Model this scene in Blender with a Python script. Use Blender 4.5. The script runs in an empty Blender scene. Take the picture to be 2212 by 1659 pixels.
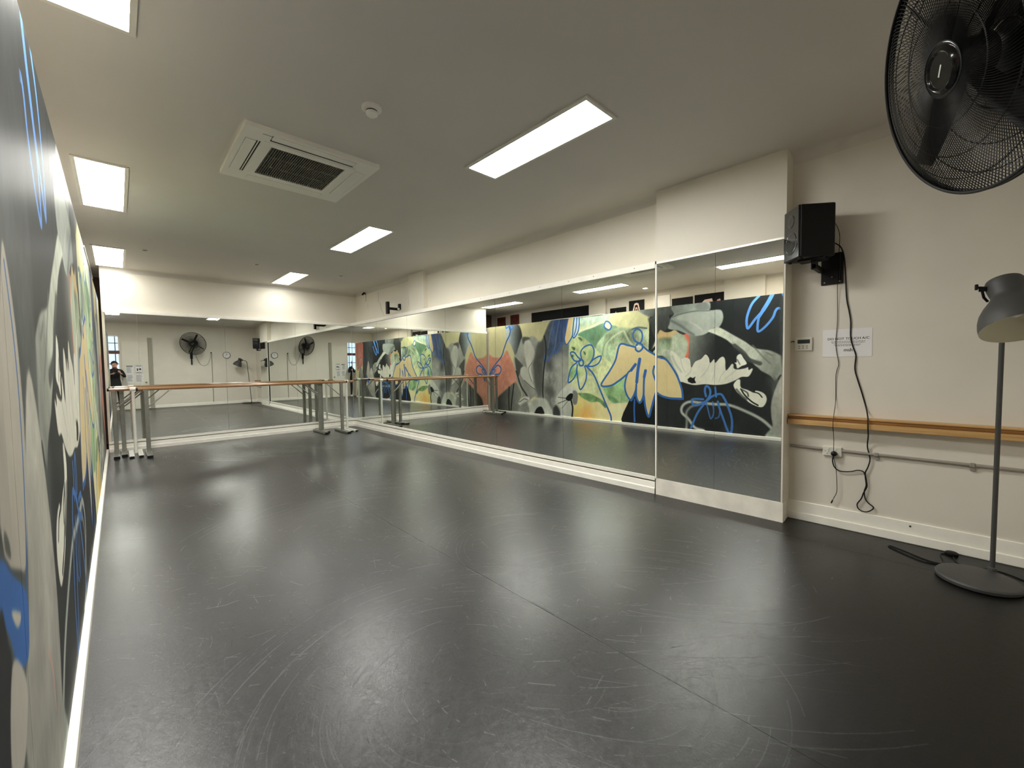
import bpy, bmesh, math, json
import numpy as np
from mathutils import Vector, Matrix, Euler
PI = math.pi
SC = bpy.context.scene
COL = SC.collection

# ------------------------------------------------------------------ camera, world, exposure
cam_d = bpy.data.cameras.new('camera'); cam = bpy.data.objects.new('camera', cam_d); COL.objects.link(cam)
YAW, PITCH, ROLL = 0.757182, -0.043627, -0.014035
fw = Vector((math.sin(YAW)*math.cos(PITCH), math.cos(YAW)*math.cos(PITCH), math.sin(PITCH)))
rt = Vector((math.cos(YAW), -math.sin(YAW), 0)); up = rt.cross(fw)
r2 = math.cos(ROLL)*rt+math.sin(ROLL)*up; u2 = -math.sin(ROLL)*rt+math.cos(ROLL)*up
cam.matrix_world = Matrix(((r2.x, u2.x, -fw.x, 0), (r2.y, u2.y, -fw.y, 0), (r2.z, u2.z, -fw.z, 1.3), (0, 0, 0, 1)))
cam_d.sensor_fit = 'HORIZONTAL'; cam_d.sensor_width = 36; cam_d.lens = 901.099202/2212*36
cam_d.clip_start = .02; cam_d.clip_end = 100
SC.camera = cam
w = bpy.data.worlds.new('sky'); SC.world = w; w.use_nodes = True
bg = w.node_tree.nodes['Background']; bg.inputs[0].default_value = (.62, .76, 1, 1); bg.inputs[1].default_value = 1.1   # overcast daylight beyond the window
SC.view_settings.view_transform = 'Standard'; SC.view_settings.look = 'None'
SC.view_settings.gamma = 1; SC.view_settings.use_curve_mapping = False
SC.view_settings.exposure = 0.65
PANEL = 30.0        # radiance of the ceiling light panels
SPOT = 170.0         # radiance of the warm downlight behind the partition
SC.cycles.max_bounces = 14; SC.cycles.diffuse_bounces = 6; SC.cycles.glossy_bounces = 10
SC.cycles.use_denoising = True
SC.cycles.sample_clamp_indirect = 6.0

# ------------------------------------------------------------------ helpers
def srgb(c):
    f = lambda v: v/12.92 if v <= .04045 else ((v+.055)/1.055)**2.4
    return tuple(f(v/255) for v in c)
def mat(name, col, rough=.5, metal=0, noise=0, nscale=20, bump=0, bscale=80, emit=None, spec=.5, coat=0):
    m = bpy.data.materials.new(name); m.use_nodes = True
    nt = m.node_tree; b = nt.nodes['Principled BSDF']
    c = srgb(col)+(1,)
    b.inputs['Base Color'].default_value = c; b.inputs['Roughness'].default_value = rough; b.inputs['Metallic'].default_value = metal
    b.inputs['Specular IOR Level'].default_value = spec; b.inputs['Coat Weight'].default_value = coat
    if noise or bump:
        tc = nt.nodes.new('ShaderNodeTexCoord')
    if noise:
        n = nt.nodes.new('ShaderNodeTexNoise'); n.inputs['Scale'].default_value = nscale; n.inputs['Detail'].default_value = 6
        mx = nt.nodes.new('ShaderNodeMixRGB'); mx.blend_type = 'MULTIPLY'; mx.inputs[0].default_value = 1
        cr = nt.nodes.new('ShaderNodeMapRange'); cr.inputs['From Min'].default_value = .3; cr.inputs['From Max'].default_value = .7
        cr.inputs['To Min'].default_value = 1-noise; cr.inputs['To Max'].default_value = 1+noise*.4
        nt.links.new(tc.outputs['Object'], n.inputs['Vector']); nt.links.new(n.outputs['Fac'], cr.inputs['Value'])
        mx.inputs[1].default_value = c; nt.links.new(cr.outputs['Result'], mx.inputs[2]); nt.links.new(mx.outputs[0], b.inputs['Base Color'])
    if bump:
        n2 = nt.nodes.new('ShaderNodeTexNoise'); n2.inputs['Scale'].default_value = bscale; n2.inputs['Detail'].default_value = 5
        bp = nt.nodes.new('ShaderNodeBump'); bp.inputs['Strength'].default_value = bump; bp.inputs['Distance'].default_value = .002
        nt.links.new(tc.outputs['Object'], n2.inputs['Vector']); nt.links.new(n2.outputs['Fac'], bp.inputs['Height']); nt.links.new(bp.outputs['Normal'], b.inputs['Normal'])
    if emit:
        b.inputs['Emission Color'].default_value = emit[0]+(1,); b.inputs['Emission Strength'].default_value = emit[1]
    return m
class MB:
    """collects simple solids and links them as one mesh object"""
    def __init__(s): s.v = []; s.f = []
    def add(s, v, f):
        o = len(s.v); s.v += [tuple(p) for p in v]; s.f += [tuple(i+o for i in q) for q in f]; return s
    def box(s, lo, hi, M=None):
        x0, y0, z0 = lo; x1, y1, z1 = hi
        v = [Vector(p) for p in ((x0, y0, z0), (x1, y0, z0), (x1, y1, z0), (x0, y1, z0), (x0, y0, z1), (x1, y0, z1), (x1, y1, z1), (x0, y1, z1))]
        if M: v = [M @ p for p in v]
        return s.add(v, [(0, 3, 2, 1), (4, 5, 6, 7), (0, 1, 5, 4), (1, 2, 6, 5), (2, 3, 7, 6), (3, 0, 4, 7)])
    def cbox(s, c, d, M=None):
        return s.box([c[i]-d[i]/2 for i in range(3)], [c[i]+d[i]/2 for i in range(3)], M)
    def bbox(s, lo, hi, r, M=None, seg=2):
        bm = bmesh.new(); bmesh.ops.create_cube(bm, size=1)
        for v in bm.verts: v.co = Vector([lo[i]+(v.co[i]+.5)*(hi[i]-lo[i]) for i in range(3)])
        bmesh.ops.bevel(bm, geom=bm.edges[:], offset=r, segments=seg, affect='EDGES', profile=.5)
        if M: bm.transform(M)
        bm.verts.ensure_lookup_table(); bm.verts.index_update()
        s.add([v.co.copy() for v in bm.verts], [[v.index for v in f.verts] for f in bm.faces]); bm.free(); return s
    def tube(s, pts, r, n=8, caps=True):
        P = [Vector(p) for p in pts]; R = r if isinstance(r, (list, tuple)) else [r]*len(P); ring = []; v = []; f = []
        t0 = (P[1]-P[0]).normalized(); a = t0.orthogonal().normalized()
        for i, p in enumerate(P):
            t = (P[min(i+1, len(P)-1)]-P[max(i-1, 0)]).normalized()
            a = (a-t*a.dot(t)).normalized(); b = t.cross(a)
            for k in range(n):
                q = 2*PI*k/n; v.append(p+R[i]*(math.cos(q)*a+math.sin(q)*b))
        for i in range(len(P)-1):
            for k in range(n): f.append((i*n+k, i*n+(k+1) % n, (i+1)*n+(k+1) % n, (i+1)*n+k))
        if caps: f.append(tuple(range(n-1, -1, -1))); f.append(tuple((len(P)-1)*n+k for k in range(n)))
        return s.add(v, f)
    def lathe(s, prof, M=None, n=32, cap0=True, cap1=True):
        v = []; f = []
        for (r, z) in prof:
            for k in range(n):
                q = 2*PI*k/n; p = Vector((r*math.cos(q), r*math.sin(q), z)); v.append(M @ p if M else p)
        for i in range(len(prof)-1):
            for k in range(n): f.append((i*n+k, i*n+(k+1) % n, (i+1)*n+(k+1) % n, (i+1)*n+k))
        if cap0: f.append(tuple(range(n-1, -1, -1)))
        if cap1: f.append(tuple((len(prof)-1)*n+k for k in range(n)))
        return s.add(v, f)
    def build(s, name, m, parent=None, smooth=False, loc=None):
        me = bpy.data.meshes.new(name); me.from_pydata(s.v, [], s.f); me.update()
        bm = bmesh.new(); bm.from_mesh(me); bmesh.ops.recalc_face_normals(bm, faces=bm.faces); bm.to_mesh(me); bm.free()
        if smooth:
            for p in me.polygons: p.use_smooth = True
            try: me.set_sharp_from_angle(angle=math.radians(40))
            except Exception: pass
        o = bpy.data.objects.new(name, me); COL.objects.link(o)
        if m: me.materials.append(m)
        if loc: o.location = loc
        if parent:
            o.parent = parent
            if parent.parent is None: o.matrix_parent_inverse = Matrix.Translation(-Vector(parent.location))
        return o
def build_at(mb, name, m, parent, smooth=False):
    return mb.build(name, m, parent, smooth)
def tag(o, label=None, cat=None, group=None, kind=None):
    if label: o['label'] = label
    if cat: o['category'] = cat
    if group: o['group'] = group
    if kind: o['kind'] = kind
    return o
def thing(name, loc, label, cat, group=None):
    o = bpy.data.objects.new(name, None); COL.objects.link(o); o.location = loc; o.empty_display_size = .1
    return tag(o, label, cat, group)
def struct(o): o['kind'] = 'structure'; return o
def spline(pts, n=8):
    P = [Vector(p) for p in pts]; Q = [2*P[0]-P[1]]+P+[2*P[-1]-P[-2]]; out = []
    for i in range(len(Q)-3):
        a, b, c, d = Q[i:i+4]
        for k in range(n):
            t = k/n; out.append(.5*(2*b+(c-a)*t+(2*a-5*b+4*c-d)*t*t+(3*b-a-3*c+d)*t**3))
    out.append(P[-1]); return out
def text_mesh(txt, size, depth=.0004):
    cu = bpy.data.curves.new('t', 'FONT'); cu.body = txt; cu.size = size; cu.extrude = depth; cu.align_x = 'CENTER'; cu.align_y = 'CENTER'; cu.resolution_u = 3
    ob = bpy.data.objects.new('t', cu); COL.objects.link(ob)
    dg = bpy.context.evaluated_depsgraph_get(); me = bpy.data.meshes.new_from_object(ob.evaluated_get(dg))
    v = [x.co.copy() for x in me.vertices]; f = [tuple(p.vertices) for p in me.polygons]
    bpy.data.objects.remove(ob); bpy.data.curves.remove(cu); bpy.data.meshes.remove(me); return v, f

# ------------------------------------------------------------------ materials
M = {}
M['wall'] = mat('wall_paint', (222, 216, 204), .6, noise=.05, nscale=2.5, bump=.15, bscale=120)
M['wall_far'] = mat('wall_paint_far', (230, 224, 210), .6, noise=.04, nscale=2, bump=.12, bscale=120)
M['ceil'] = mat('ceiling_paint', (212, 208, 200), .7, noise=.04, nscale=1.2, bump=.1, bscale=60)
M['white'] = mat('white_gloss_timber', (246, 243, 233), .38, noise=.05, nscale=7, bump=.08, bscale=40)
M['scuffed'] = mat('scuffed_white_timber', (244, 239, 228), .45, noise=.16, nscale=6, bump=.1, bscale=50)
M['brown'] = mat('dark_brown_paint', (92, 74, 66), .7, noise=.08)
M['black'] = mat('black_plastic', (10, 10, 12), .45, noise=.1, nscale=40, spec=.3)
M['blackm'] = mat('matt_black_paint', (11, 11, 12), .55, spec=.3, bump=.1, bscale=200)
M['glossblack'] = mat('gloss_black', (9, 9, 11), .14)
M['grille_metal'] = mat('black_wire', (20, 20, 21), .42, metal=.3)
M['lampgrey'] = mat('charcoal_powder_coat', (66, 66, 64), .55, bump=.1, bscale=300)
M['cream'] = mat('cream_enamel', (214, 210, 190), .5)
M['plastic'] = mat('white_plastic', (222, 220, 208), .4)
M['acp'] = mat('ac_plastic', (236, 234, 224), .42)
M['dark'] = mat('dark_void', (30, 30, 28), .7)
M['steel'] = mat('grey_galvanised_steel', (150, 150, 142), .36, metal=.75, noise=.12, nscale=14)
M['alu'] = mat('aluminium_strip', (205, 204, 196), .3, metal=.6)
M['postwhite'] = mat('white_powder_coat', (236, 236, 226), .35)
M['conduit'] = mat('grey_conduit', (150, 144, 134), .5)
M['paper'] = mat('white_paper', (232, 230, 230), .35, noise=.03, nscale=5)
M['ink'] = mat('black_ink', (26, 26, 28), .6)
M['inkgrey'] = mat('grey_ink', (120, 118, 118), .6)
M['screen'] = mat('grey_lcd', (52, 58, 58), .2)
M['doorpaint'] = mat('door_paint', (224, 220, 206), .45, noise=.03, nscale=3)
M['reveal_shade'] = mat('reveal_shade_grey', (158, 152, 138), .5)  # grey stands for the shade in the recess beside the door
M['skin'] = mat('skin', (196, 150, 128), .5); M['hair'] = mat('dark_hair', (38, 26, 22), .55, noise=.2, nscale=60)
M['cloth'] = mat('black_fabric', (18, 18, 20), .85, bump=.3, bscale=300)
M['shoe'] = mat('white_shoe', (214, 210, 204), .5)
M['light'] = {k: mat('light_diffuser_'+k, (240, 240, 230), .4, emit=((1.0, .985, .925), PANEL*f)) for k, f in (('near', 1.22), ('middle', 1.2), ('far', .37))}   # far pair dimmed so the end wall does not blow out
M['warm'] = mat('warm_lamp', (255, 230, 190), .4, emit=((1.0, .80, .52), SPOT))
def wood(name, col, col2, axis='X', rough=.4, coat=.2):
    m = mat(name, col, rough, coat=coat); nt = m.node_tree; b = nt.nodes['Principled BSDF']
    tc = nt.nodes.new('ShaderNodeTexCoord'); mp = nt.nodes.new('ShaderNodeMapping')
    s = [60, 60, 60]; s['XYZ'.index(axis)] = 2.2; mp.inputs['Scale'].default_value = s
    n = nt.nodes.new('ShaderNodeTexNoise'); n.inputs['Scale'].default_value = 1; n.inputs['Detail'].default_value = 5; n.inputs['Distortion'].default_value = .6
    r = nt.nodes.new('ShaderNodeValToRGB'); r.color_ramp.elements[0].position = .35; r.color_ramp.elements[1].position = .68
    r.color_ramp.elements[0].color = srgb(col2)+(1,); r.color_ramp.elements[1].color = srgb(col)+(1,)
    nt.links.new(tc.outputs['Object'], mp.inputs[0]); nt.links.new(mp.outputs[0], n.inputs['Vector']); nt.links.new(n.outputs['Fac'], r.inputs[0]); nt.links.new(r.outputs[0], b.inputs['Base Color'])
    return m
M['polewood'] = wood('barre_wood', (172, 130, 88), (134, 94, 60), 'X', .28, .5)
M['railwood'] = wood('pine_rail', (206, 168, 112), (184, 140, 84), 'Y', .45, .1)
M['railedge'] = wood('pine_rail_groove', (150, 104, 48), (120, 80, 34), 'Y', .5, 0)
def mirror_mat():
    m = bpy.data.materials.new('mirror_silver'); m.use_nodes = True; b = m.node_tree.nodes['Principled BSDF']
    b.inputs['Base Color'].default_value = (.86, .89, .855, 1); b.inputs['Metallic'].default_value = 1; b.inputs['Roughness'].default_value = 0
    return m
M['mirror'] = mirror_mat()
M['glassedge'] = mat('glass_edge', (70, 86, 80), .2)

# floor: black dance vinyl, worn; scratch strokes are drawn into a map once and laid on the floor in metres
def scratch_map(x0, x1, y0, y1, S):
    rng = np.random.RandomState(11); W, H = int((x1-x0)*S), int((y1-y0)*S); img = np.zeros((H, W), np.float32)
    def line(P, wpx, a):
        P = (P-np.array([x0, y0]))*S; m = wpx+2
        for p, q in zip(P[:-1], P[1:]):
            xa, xb = int(max(0, min(p[0], q[0])-m)), int(min(W, max(p[0], q[0])+m+1)); ya, yb = int(max(0, min(p[1], q[1])-m)), int(min(H, max(p[1], q[1])+m+1))
            if xb <= xa or yb <= ya: continue
            X = np.arange(xa, xb)[None]+.5-p[0]; Y = np.arange(ya, yb)[:, None]+.5-p[1]; d = q-p; t = np.clip((X*d[0]+Y*d[1])/max(d@d, 1e-6), 0, 1)
            c = np.clip(wpx*.5+.6-np.hypot(X-t*d[0], Y-t*d[1]), 0, 1)*a; s = img[ya:yb, xa:xb]
            if a > 0: np.maximum(s, c, out=s)
            else: np.minimum(s, c, out=s)
    for i in range(9000):                                # short random scuffs
        near = rng.rand() < .7
        c = np.array([rng.uniform(0, 3.8), rng.uniform(.4, 3.6) if near else rng.uniform(3, 6)])
        L = rng.uniform(.02, .16)*(1.6 if rng.rand() < .1 else 1); th = rng.uniform(0, PI) if rng.rand() < .5 else rng.normal(2.3, .5); cv = rng.normal(0, 3)
        t = np.linspace(-.5, .5, 4); a = th+cv*t*L; P = c+np.cumsum(np.stack([np.cos(a), np.sin(a)], 1)*L/4, 0)
        s = -1 if rng.rand() < .33 else 1
        line(P, rng.uniform(.5, 1.3), s*rng.uniform(.12, .7)*(1.15 if rng.rand() < .06 else .5))
    for (cx, cy, rm, rs, n, a0, a1) in ((.95, 1.35, .55, .3, 150, .2, 2.9), (1.0, 1.3, .9, .22, 60, .3, 2.6), (1.5, 1.0, .5, .25, 70, 3.3, 5.2), (2.1, 2.1, .55, .3, 60, .2, 2.4), (1.4, 3.2, 1.0, .4, 70, .8, 2.6), (1.6, .7, 1.1, .3, 80, .2, 1.4)):
        for i in range(n):                               # sweeping turns of the feet
            r = abs(rng.normal(rm, rs*.5))+.08; a = rng.uniform(a0, a1); L = rng.uniform(.06, .42)/r; t = np.linspace(a, a+L, 8)
            P = np.stack([cx+r*np.cos(t), cy+r*np.sin(t)], 1)+rng.normal(0, .02, 2)
            line(P, rng.uniform(.5, 1.5), (1 if rng.rand() < .72 else -1)*rng.uniform(.12, .62))
    for i in range(90):                                  # long streaks towards the near right corner
        c = np.array([rng.uniform(.9, 2.3), rng.uniform(.35, 1.2)]); th = rng.normal(-.95, .16); L = rng.uniform(.1, .6); t = np.linspace(0, L, 5)
        line(c+np.stack([np.cos(th+t*.3)*t, np.sin(th+t*.3)*t], 1), rng.uniform(.7, 2.0), rng.uniform(.15, .6))
    for k in range(70):                                  # cracked edge along the roll seam
        y = rng.uniform(.6, 6); L = rng.uniform(.03, .25); x = 1.6+rng.normal(0, .012)
        line(np.array([[x, y], [x+rng.normal(0, .006), y+L]]), rng.uniform(.7, 1.5), rng.choice([-1., .8])*rng.uniform(.4, 1))
    return img*.5+.5
FX0, FX1, FY0, FY1 = -.25, 4.1, -.65, 6.0
smap = scratch_map(FX0, FX1, FY0, FY1, 400)
def np_image(name, a, color):
    h, wd = a.shape[:2]; im = bpy.data.images.new(name, wd, h, alpha=False, float_buffer=False)
    if not color: im.colorspace_settings.name = 'Non-Color'
    px = np.ones((h, wd, 4), np.float32); px[..., :3] = a if a.ndim == 3 else a[..., None]
    im.pixels.foreach_set(px.ravel()); im.update(); im.pack(); return im
def floor_mat():
    m = bpy.data.materials.new('black_dance_vinyl'); m.use_nodes = True; nt = m.node_tree; b = nt.nodes['Principled BSDF']; L = nt.links.new
    N = lambda t, **k: nt.nodes.new(t)
    geo = N('ShaderNodeNewGeometry'); mp = N('ShaderNodeMapping'); mp.vector_type = 'POINT'
    mp.inputs['Location'].default_value = (-FX0/(FX1-FX0), -FY0/(FY1-FY0), 0); mp.inputs['Scale'].default_value = (1/(FX1-FX0), 1/(FY1-FY0), 1)
    L(geo.outputs['Position'], mp.inputs[0])
    tx = N('ShaderNodeTexImage'); tx.image = np_image('vinyl_scratches', smap, False); tx.extension = 'REPEAT'; tx.interpolation = 'Cubic'; L(mp.outputs[0], tx.inputs[0])
    n1 = N('ShaderNodeTexNoise'); n1.inputs['Scale'].default_value = 1.1; n1.inputs['Detail'].default_value = 4; L(geo.outputs['Position'], n1.inputs['Vector'])
    n2 = N('ShaderNodeTexNoise'); n2.inputs['Scale'].default_value = 38; n2.inputs['Detail'].default_value = 9; n2.inputs['Roughness'].default_value = .72; n2.inputs['Distortion'].default_value = 1.2; L(geo.outputs['Position'], n2.inputs['Vector'])
    sx = N('ShaderNodeSeparateXYZ'); L(geo.outputs['Position'], sx.inputs[0])
    def rng_(src, a, b_, c, d, smooth=False):
        q = N('ShaderNodeMapRange'); q.interpolation_type = 'SMOOTHSTEP' if smooth else 'LINEAR'
        for k, v_ in zip(('From Min', 'From Max', 'To Min', 'To Max'), (a, b_, c, d)): q.inputs[k].default_value = v_
        L(src, q.inputs['Value']); return q.outputs[0]
    def op(o, a, b_, c=None):
        q = N('ShaderNodeMath'); q.operation = o
        for i_, v_ in enumerate((a, b_) if c is None else (a, b_, c)):
            if isinstance(v_, (int, float)): q.inputs[i_].default_value = v_
            else: L(v_, q.inputs[i_])
        return q.outputs[0]
    # wear: middle trodden hazy, right strip blacker; rear-corner shade is put into the colour
    wear_shade = op('MULTIPLY', rng_(sx.outputs['Y'], -.15, .9, 0, 1, True), rng_(sx.outputs['X'], 3.45, 3.62, 1, .25, True))
    wear_shade = op('MULTIPLY', wear_shade, rng_(n1.outputs['Fac'], .3, .7, .7, 1.15))
    n3 = N('ShaderNodeTexNoise'); n3.inputs['Scale'].default_value = 120; n3.inputs['Detail'].default_value = 6; n3.inputs['Roughness'].default_value = .7; n3.inputs['Distortion'].default_value = 2.0; L(geo.outputs['Position'], n3.inputs['Vector'])
    fine = op('MULTIPLY', rng_(n2.outputs['Fac'], .35, .68, .7, 1.35), rng_(n3.outputs['Fac'], .38, .64, .72, 1.3))
    sb = op('MULTIPLY', op('SUBTRACT', tx.outputs['Color'], .5), rng_(wear_shade, 0, 1, .35, 1))
    tone = op('MULTIPLY', op('MULTIPLY_ADD', wear_shade, .018, .003), fine)
    tone = op('MAXIMUM', op('MULTIPLY_ADD', sb, .13, tone), .002)
    cc = N('ShaderNodeCombineColor')
    for i_, k in enumerate((1.0, 1.0, 1.03)): L(op('MULTIPLY', tone, k), cc.inputs[i_])
    L(cc.outputs[0], b.inputs['Base Color'])
    # a broad haze of gloss under a sharper one, both broken by fine creases and scratches
    sa = op('ABSOLUTE', sb, 0)
    L(op('MULTIPLY_ADD', sa, .4, rng_(n2.outputs['Fac'], .3, .7, .40, .48)), b.inputs['Roughness'])
    L(op('MULTIPLY_ADD', sa, .7, rng_(n2.outputs['Fac'], .3, .7, .17, .25)), b.inputs['Coat Roughness'])
    bp = N('ShaderNodeBump'); bp.inputs['Strength'].default_value = .27; bp.inputs['Distance'].default_value = .0025
    L(op('MULTIPLY_ADD', sb, .5, n2.outputs['Fac']), bp.inputs['Height']); L(bp.outputs['Normal'], b.inputs['Normal']); L(bp.outputs['Normal'], b.inputs['Coat Normal'])
    b.inputs['Specular IOR Level'].default_value = .30; b.inputs['Coat IOR'].default_value = 1.36
    L(op('MULTIPLY', rng_(wear_shade, 0, 1, .28, .88), op('MULTIPLY', rng_(n3.outputs['Fac'], .36, .66, .45, 1.3), rng_(n2.outputs['Fac'], .34, .68, .65, 1.25))), b.inputs['Coat Weight'])
    return m
M['floor'] = floor_mat()

# ------------------------------------------------------------------ structure
H = 2.967; L_ = 9.279; RE = -.6; XB = -1.35; RS = 4.052; YN = .927; YE = 2.015
fl = struct(MB().box((-1.6, -.8, -.08), (4.3, 10.8, -.004)).build('floor', M['dark']))
for (a, b) in ((-1.55, -.40), (-.3985, 1.5992), (1.6008, 3.5992), (3.6008, 4.2)):
    MB().box((a, -.75, -.004), (b, 10.7, 0)).build('vinyl_sheet', M['floor'], fl)
struct(MB().box((-1.6, -.8, H), (4.3, 10.8, H+.1)).build('ceiling', M['ceil']))
# end wall: bulkhead that carries the mirrors; it stops short of the passage behind the mural
wf = MB().box((-.145, L_+.035, 0), (4.0, L_+.3, H)); struct(wf.build('wall_far', M['wall_far']))
struct(MB().box((-1.5, 10.45, 0), (-.145, 10.6, H)).build('wall_far_passage', M['brown']))
struct(MB().box((-.145, L_+.3, 0), (-.05, 10.6, H)).build('wall_passage_side', M['brown']))
struct(MB().box((XB-.12, -.8, 0), (XB, 10.6, H)).build('wall_left_outer', M['wall']))
for i, (a, b) in enumerate(((6.0, 6.5), (2.41, 3.14))):
    struct(MB().box((XB-.02, a, 0), (XB+.09, b, H)).build('trim_%d' % (i+1), M['wall']))
wr = MB().box((3.985, YE-.05, 0), (4.2, L_+.05, H)).build('wall_right', M['wall_far']); struct(wr)
struct(MB().box((3.90, 6.33, 2.25), (4.0, 6.82, H)).build('trim_3', M['wall_far']))
pr = MB()
def XP(y): return 3.861-.0069*(y-1.5)
pr.add([(XP(YN)+.008, YN, 0), (XP(YE)+.008, YE, 0), (4.06, YE, 0), (4.06, YN, 0), (XP(YN)+.008, YN, H), (XP(YE)+.008, YE, H), (4.06, YE, H), (4.06, YN, H)],
       [(0, 3, 2, 1), (4, 5, 6, 7), (0, 1, 5, 4), (1, 2, 6, 5), (2, 3, 7, 6), (3, 0, 4, 7)])
struct(pr.build('wall_right_pier', M['wall_far']))
struct(MB().box((RS, RE-.1, 0), (4.2, YE, H)).build('wall_right_near', M['wall']))
# rear wall with a window and a door opening
W0, W1, WZ0, WZ1, D0, D1, DZ = -.86, .085, 1.20, 2.50, .13, .80, 2.30
rw = MB(); Y0, Y1 = RE-.12, RE
rw.box((-1.5, Y0, 0), (W0, Y1, H)).box((W0, Y0, 0), (W1, Y1, WZ0)).box((W0, Y0, WZ1), (W1, Y1, H)).box((W1, Y0, 0), (4.2, Y1, H))
struct(rw.build('wall_rear', M['wall']))
win = thing('window_1', (W0/2+W1/2, RE-.06, WZ0), 'tall window with dark glazing bars and brown middle rail beside the door', 'window'); struct(win)
f = MB()
for a, b in (((W0, Y0+.02, WZ0), (W0+.04, Y1-.02, WZ1)), ((W1-.03, Y0+.02, WZ0), (W1, Y1-.02, WZ1)), ((W0, Y0+.02, WZ0), (W1, Y1-.02, WZ0+.04)), ((W0, Y0+.02, WZ1-.04), (W1, Y1-.02, WZ1))): f.box(a, b)
f.build('window_frame', M['white'], win)
MB().box((W0, Y0+.03, 1.88), (W1, Y1-.01, 1.99)).build('middle_rail', mat('brown_timber', (84, 40, 26), .5, noise=.15), win)
for x in (-.55, -.24, -.02): MB().box((x-.012, Y0+.05, WZ0), (x+.012, Y0+.075, WZ1)).build('glazing_bar', M['screen'], win)
for z in (1.55, 2.24): MB().box((W0, Y0+.05, z-.012), (W1, Y0+.075, z+.012)).build('glazing_bar', M['screen'], win)
gl = bpy.data.materials.new('window_glass'); gl.use_nodes = True; gb = gl.node_tree.nodes['Principled BSDF']; gb.inputs['Transmission Weight'].default_value = 1; gb.inputs['Roughness'].default_value = .02; gb.inputs['IOR'].default_value = 1.02; gb.inputs['Base Color'].default_value = (.95, .97, 1, 1)
MB().box((W0, Y0+.058, WZ0), (W1, Y0+.062, WZ1)).build('pane', gl, win)
dr = thing('door_1', (D0, RE, 0), 'white flush door with four notice sheets in the rear wall', 'door'); struct(dr)
MB().bbox((D0, RE-.005, .008), (D1, RE+.035, DZ), .003).build('door_leaf', M['doorpaint'], dr)
MB().box((D1+.004, RE-.01, 0), (D1+.11, RE+.05, 2.44)).build('shaded_reveal', M['reveal_shade'], dr)  # added strip, its grey painting the shade of the wall recess
MB().lathe([(.026, 0), (.026, .012), (.012, .016), (.012, .04), (.026, .046), (.03, .06), (.022, .072)], Matrix.Translation((.715, RE+.035, .905)) @ Matrix.Rotation(-PI/2, 4, 'X'), 16).build('door_knob', M['steel'], dr, True)
# cornices
def cove(name, pts, n):
    """small plaster cove run from pts[0] to pts[1]; n points into the room"""
    a, b = Vector(pts[0]), Vector(pts[1]); n = Vector(n); v = []; f = []
    prof = [(0, 0), (0, -.075)]+[(.075*math.sin(t)*1.0-.0, -.075*math.cos(t)) if 0 else (.075-.075*math.cos(t), -.075+.075*math.sin(t)) for t in np.linspace(0, PI/2, 7)]
    for p in (a, b):
        for (d, z) in prof: v.append(p+n*d+Vector((0, 0, z)))
    k = len(prof)
    for i in range(k): f.append((i, (i+1) % k, k+(i+1) % k, k+i))
    f += [tuple(range(k)), tuple(range(2*k-1, k-1, -1))]
    return struct(MB().add(v, f).build(name, M['ceil'], None, True))
cove('trim_4', ((-.145, L_+.035, H), (3.985, L_+.035, H)), (0, -1, 0)); cove('trim_5', ((3.985, L_, H), (3.985, YE, H)), (-1, 0, 0))
cove('trim_6', ((RS, YN, H), (RS, RE, H)), (-1, 0, 0)); cove('trim_7', ((-1.35, RE, H), (4.05, RE, H)), (0, 1, 0)); cove('trim_8', ((XB, RE, H), (XB, 10.4, H)), (1, 0, 0))

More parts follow.
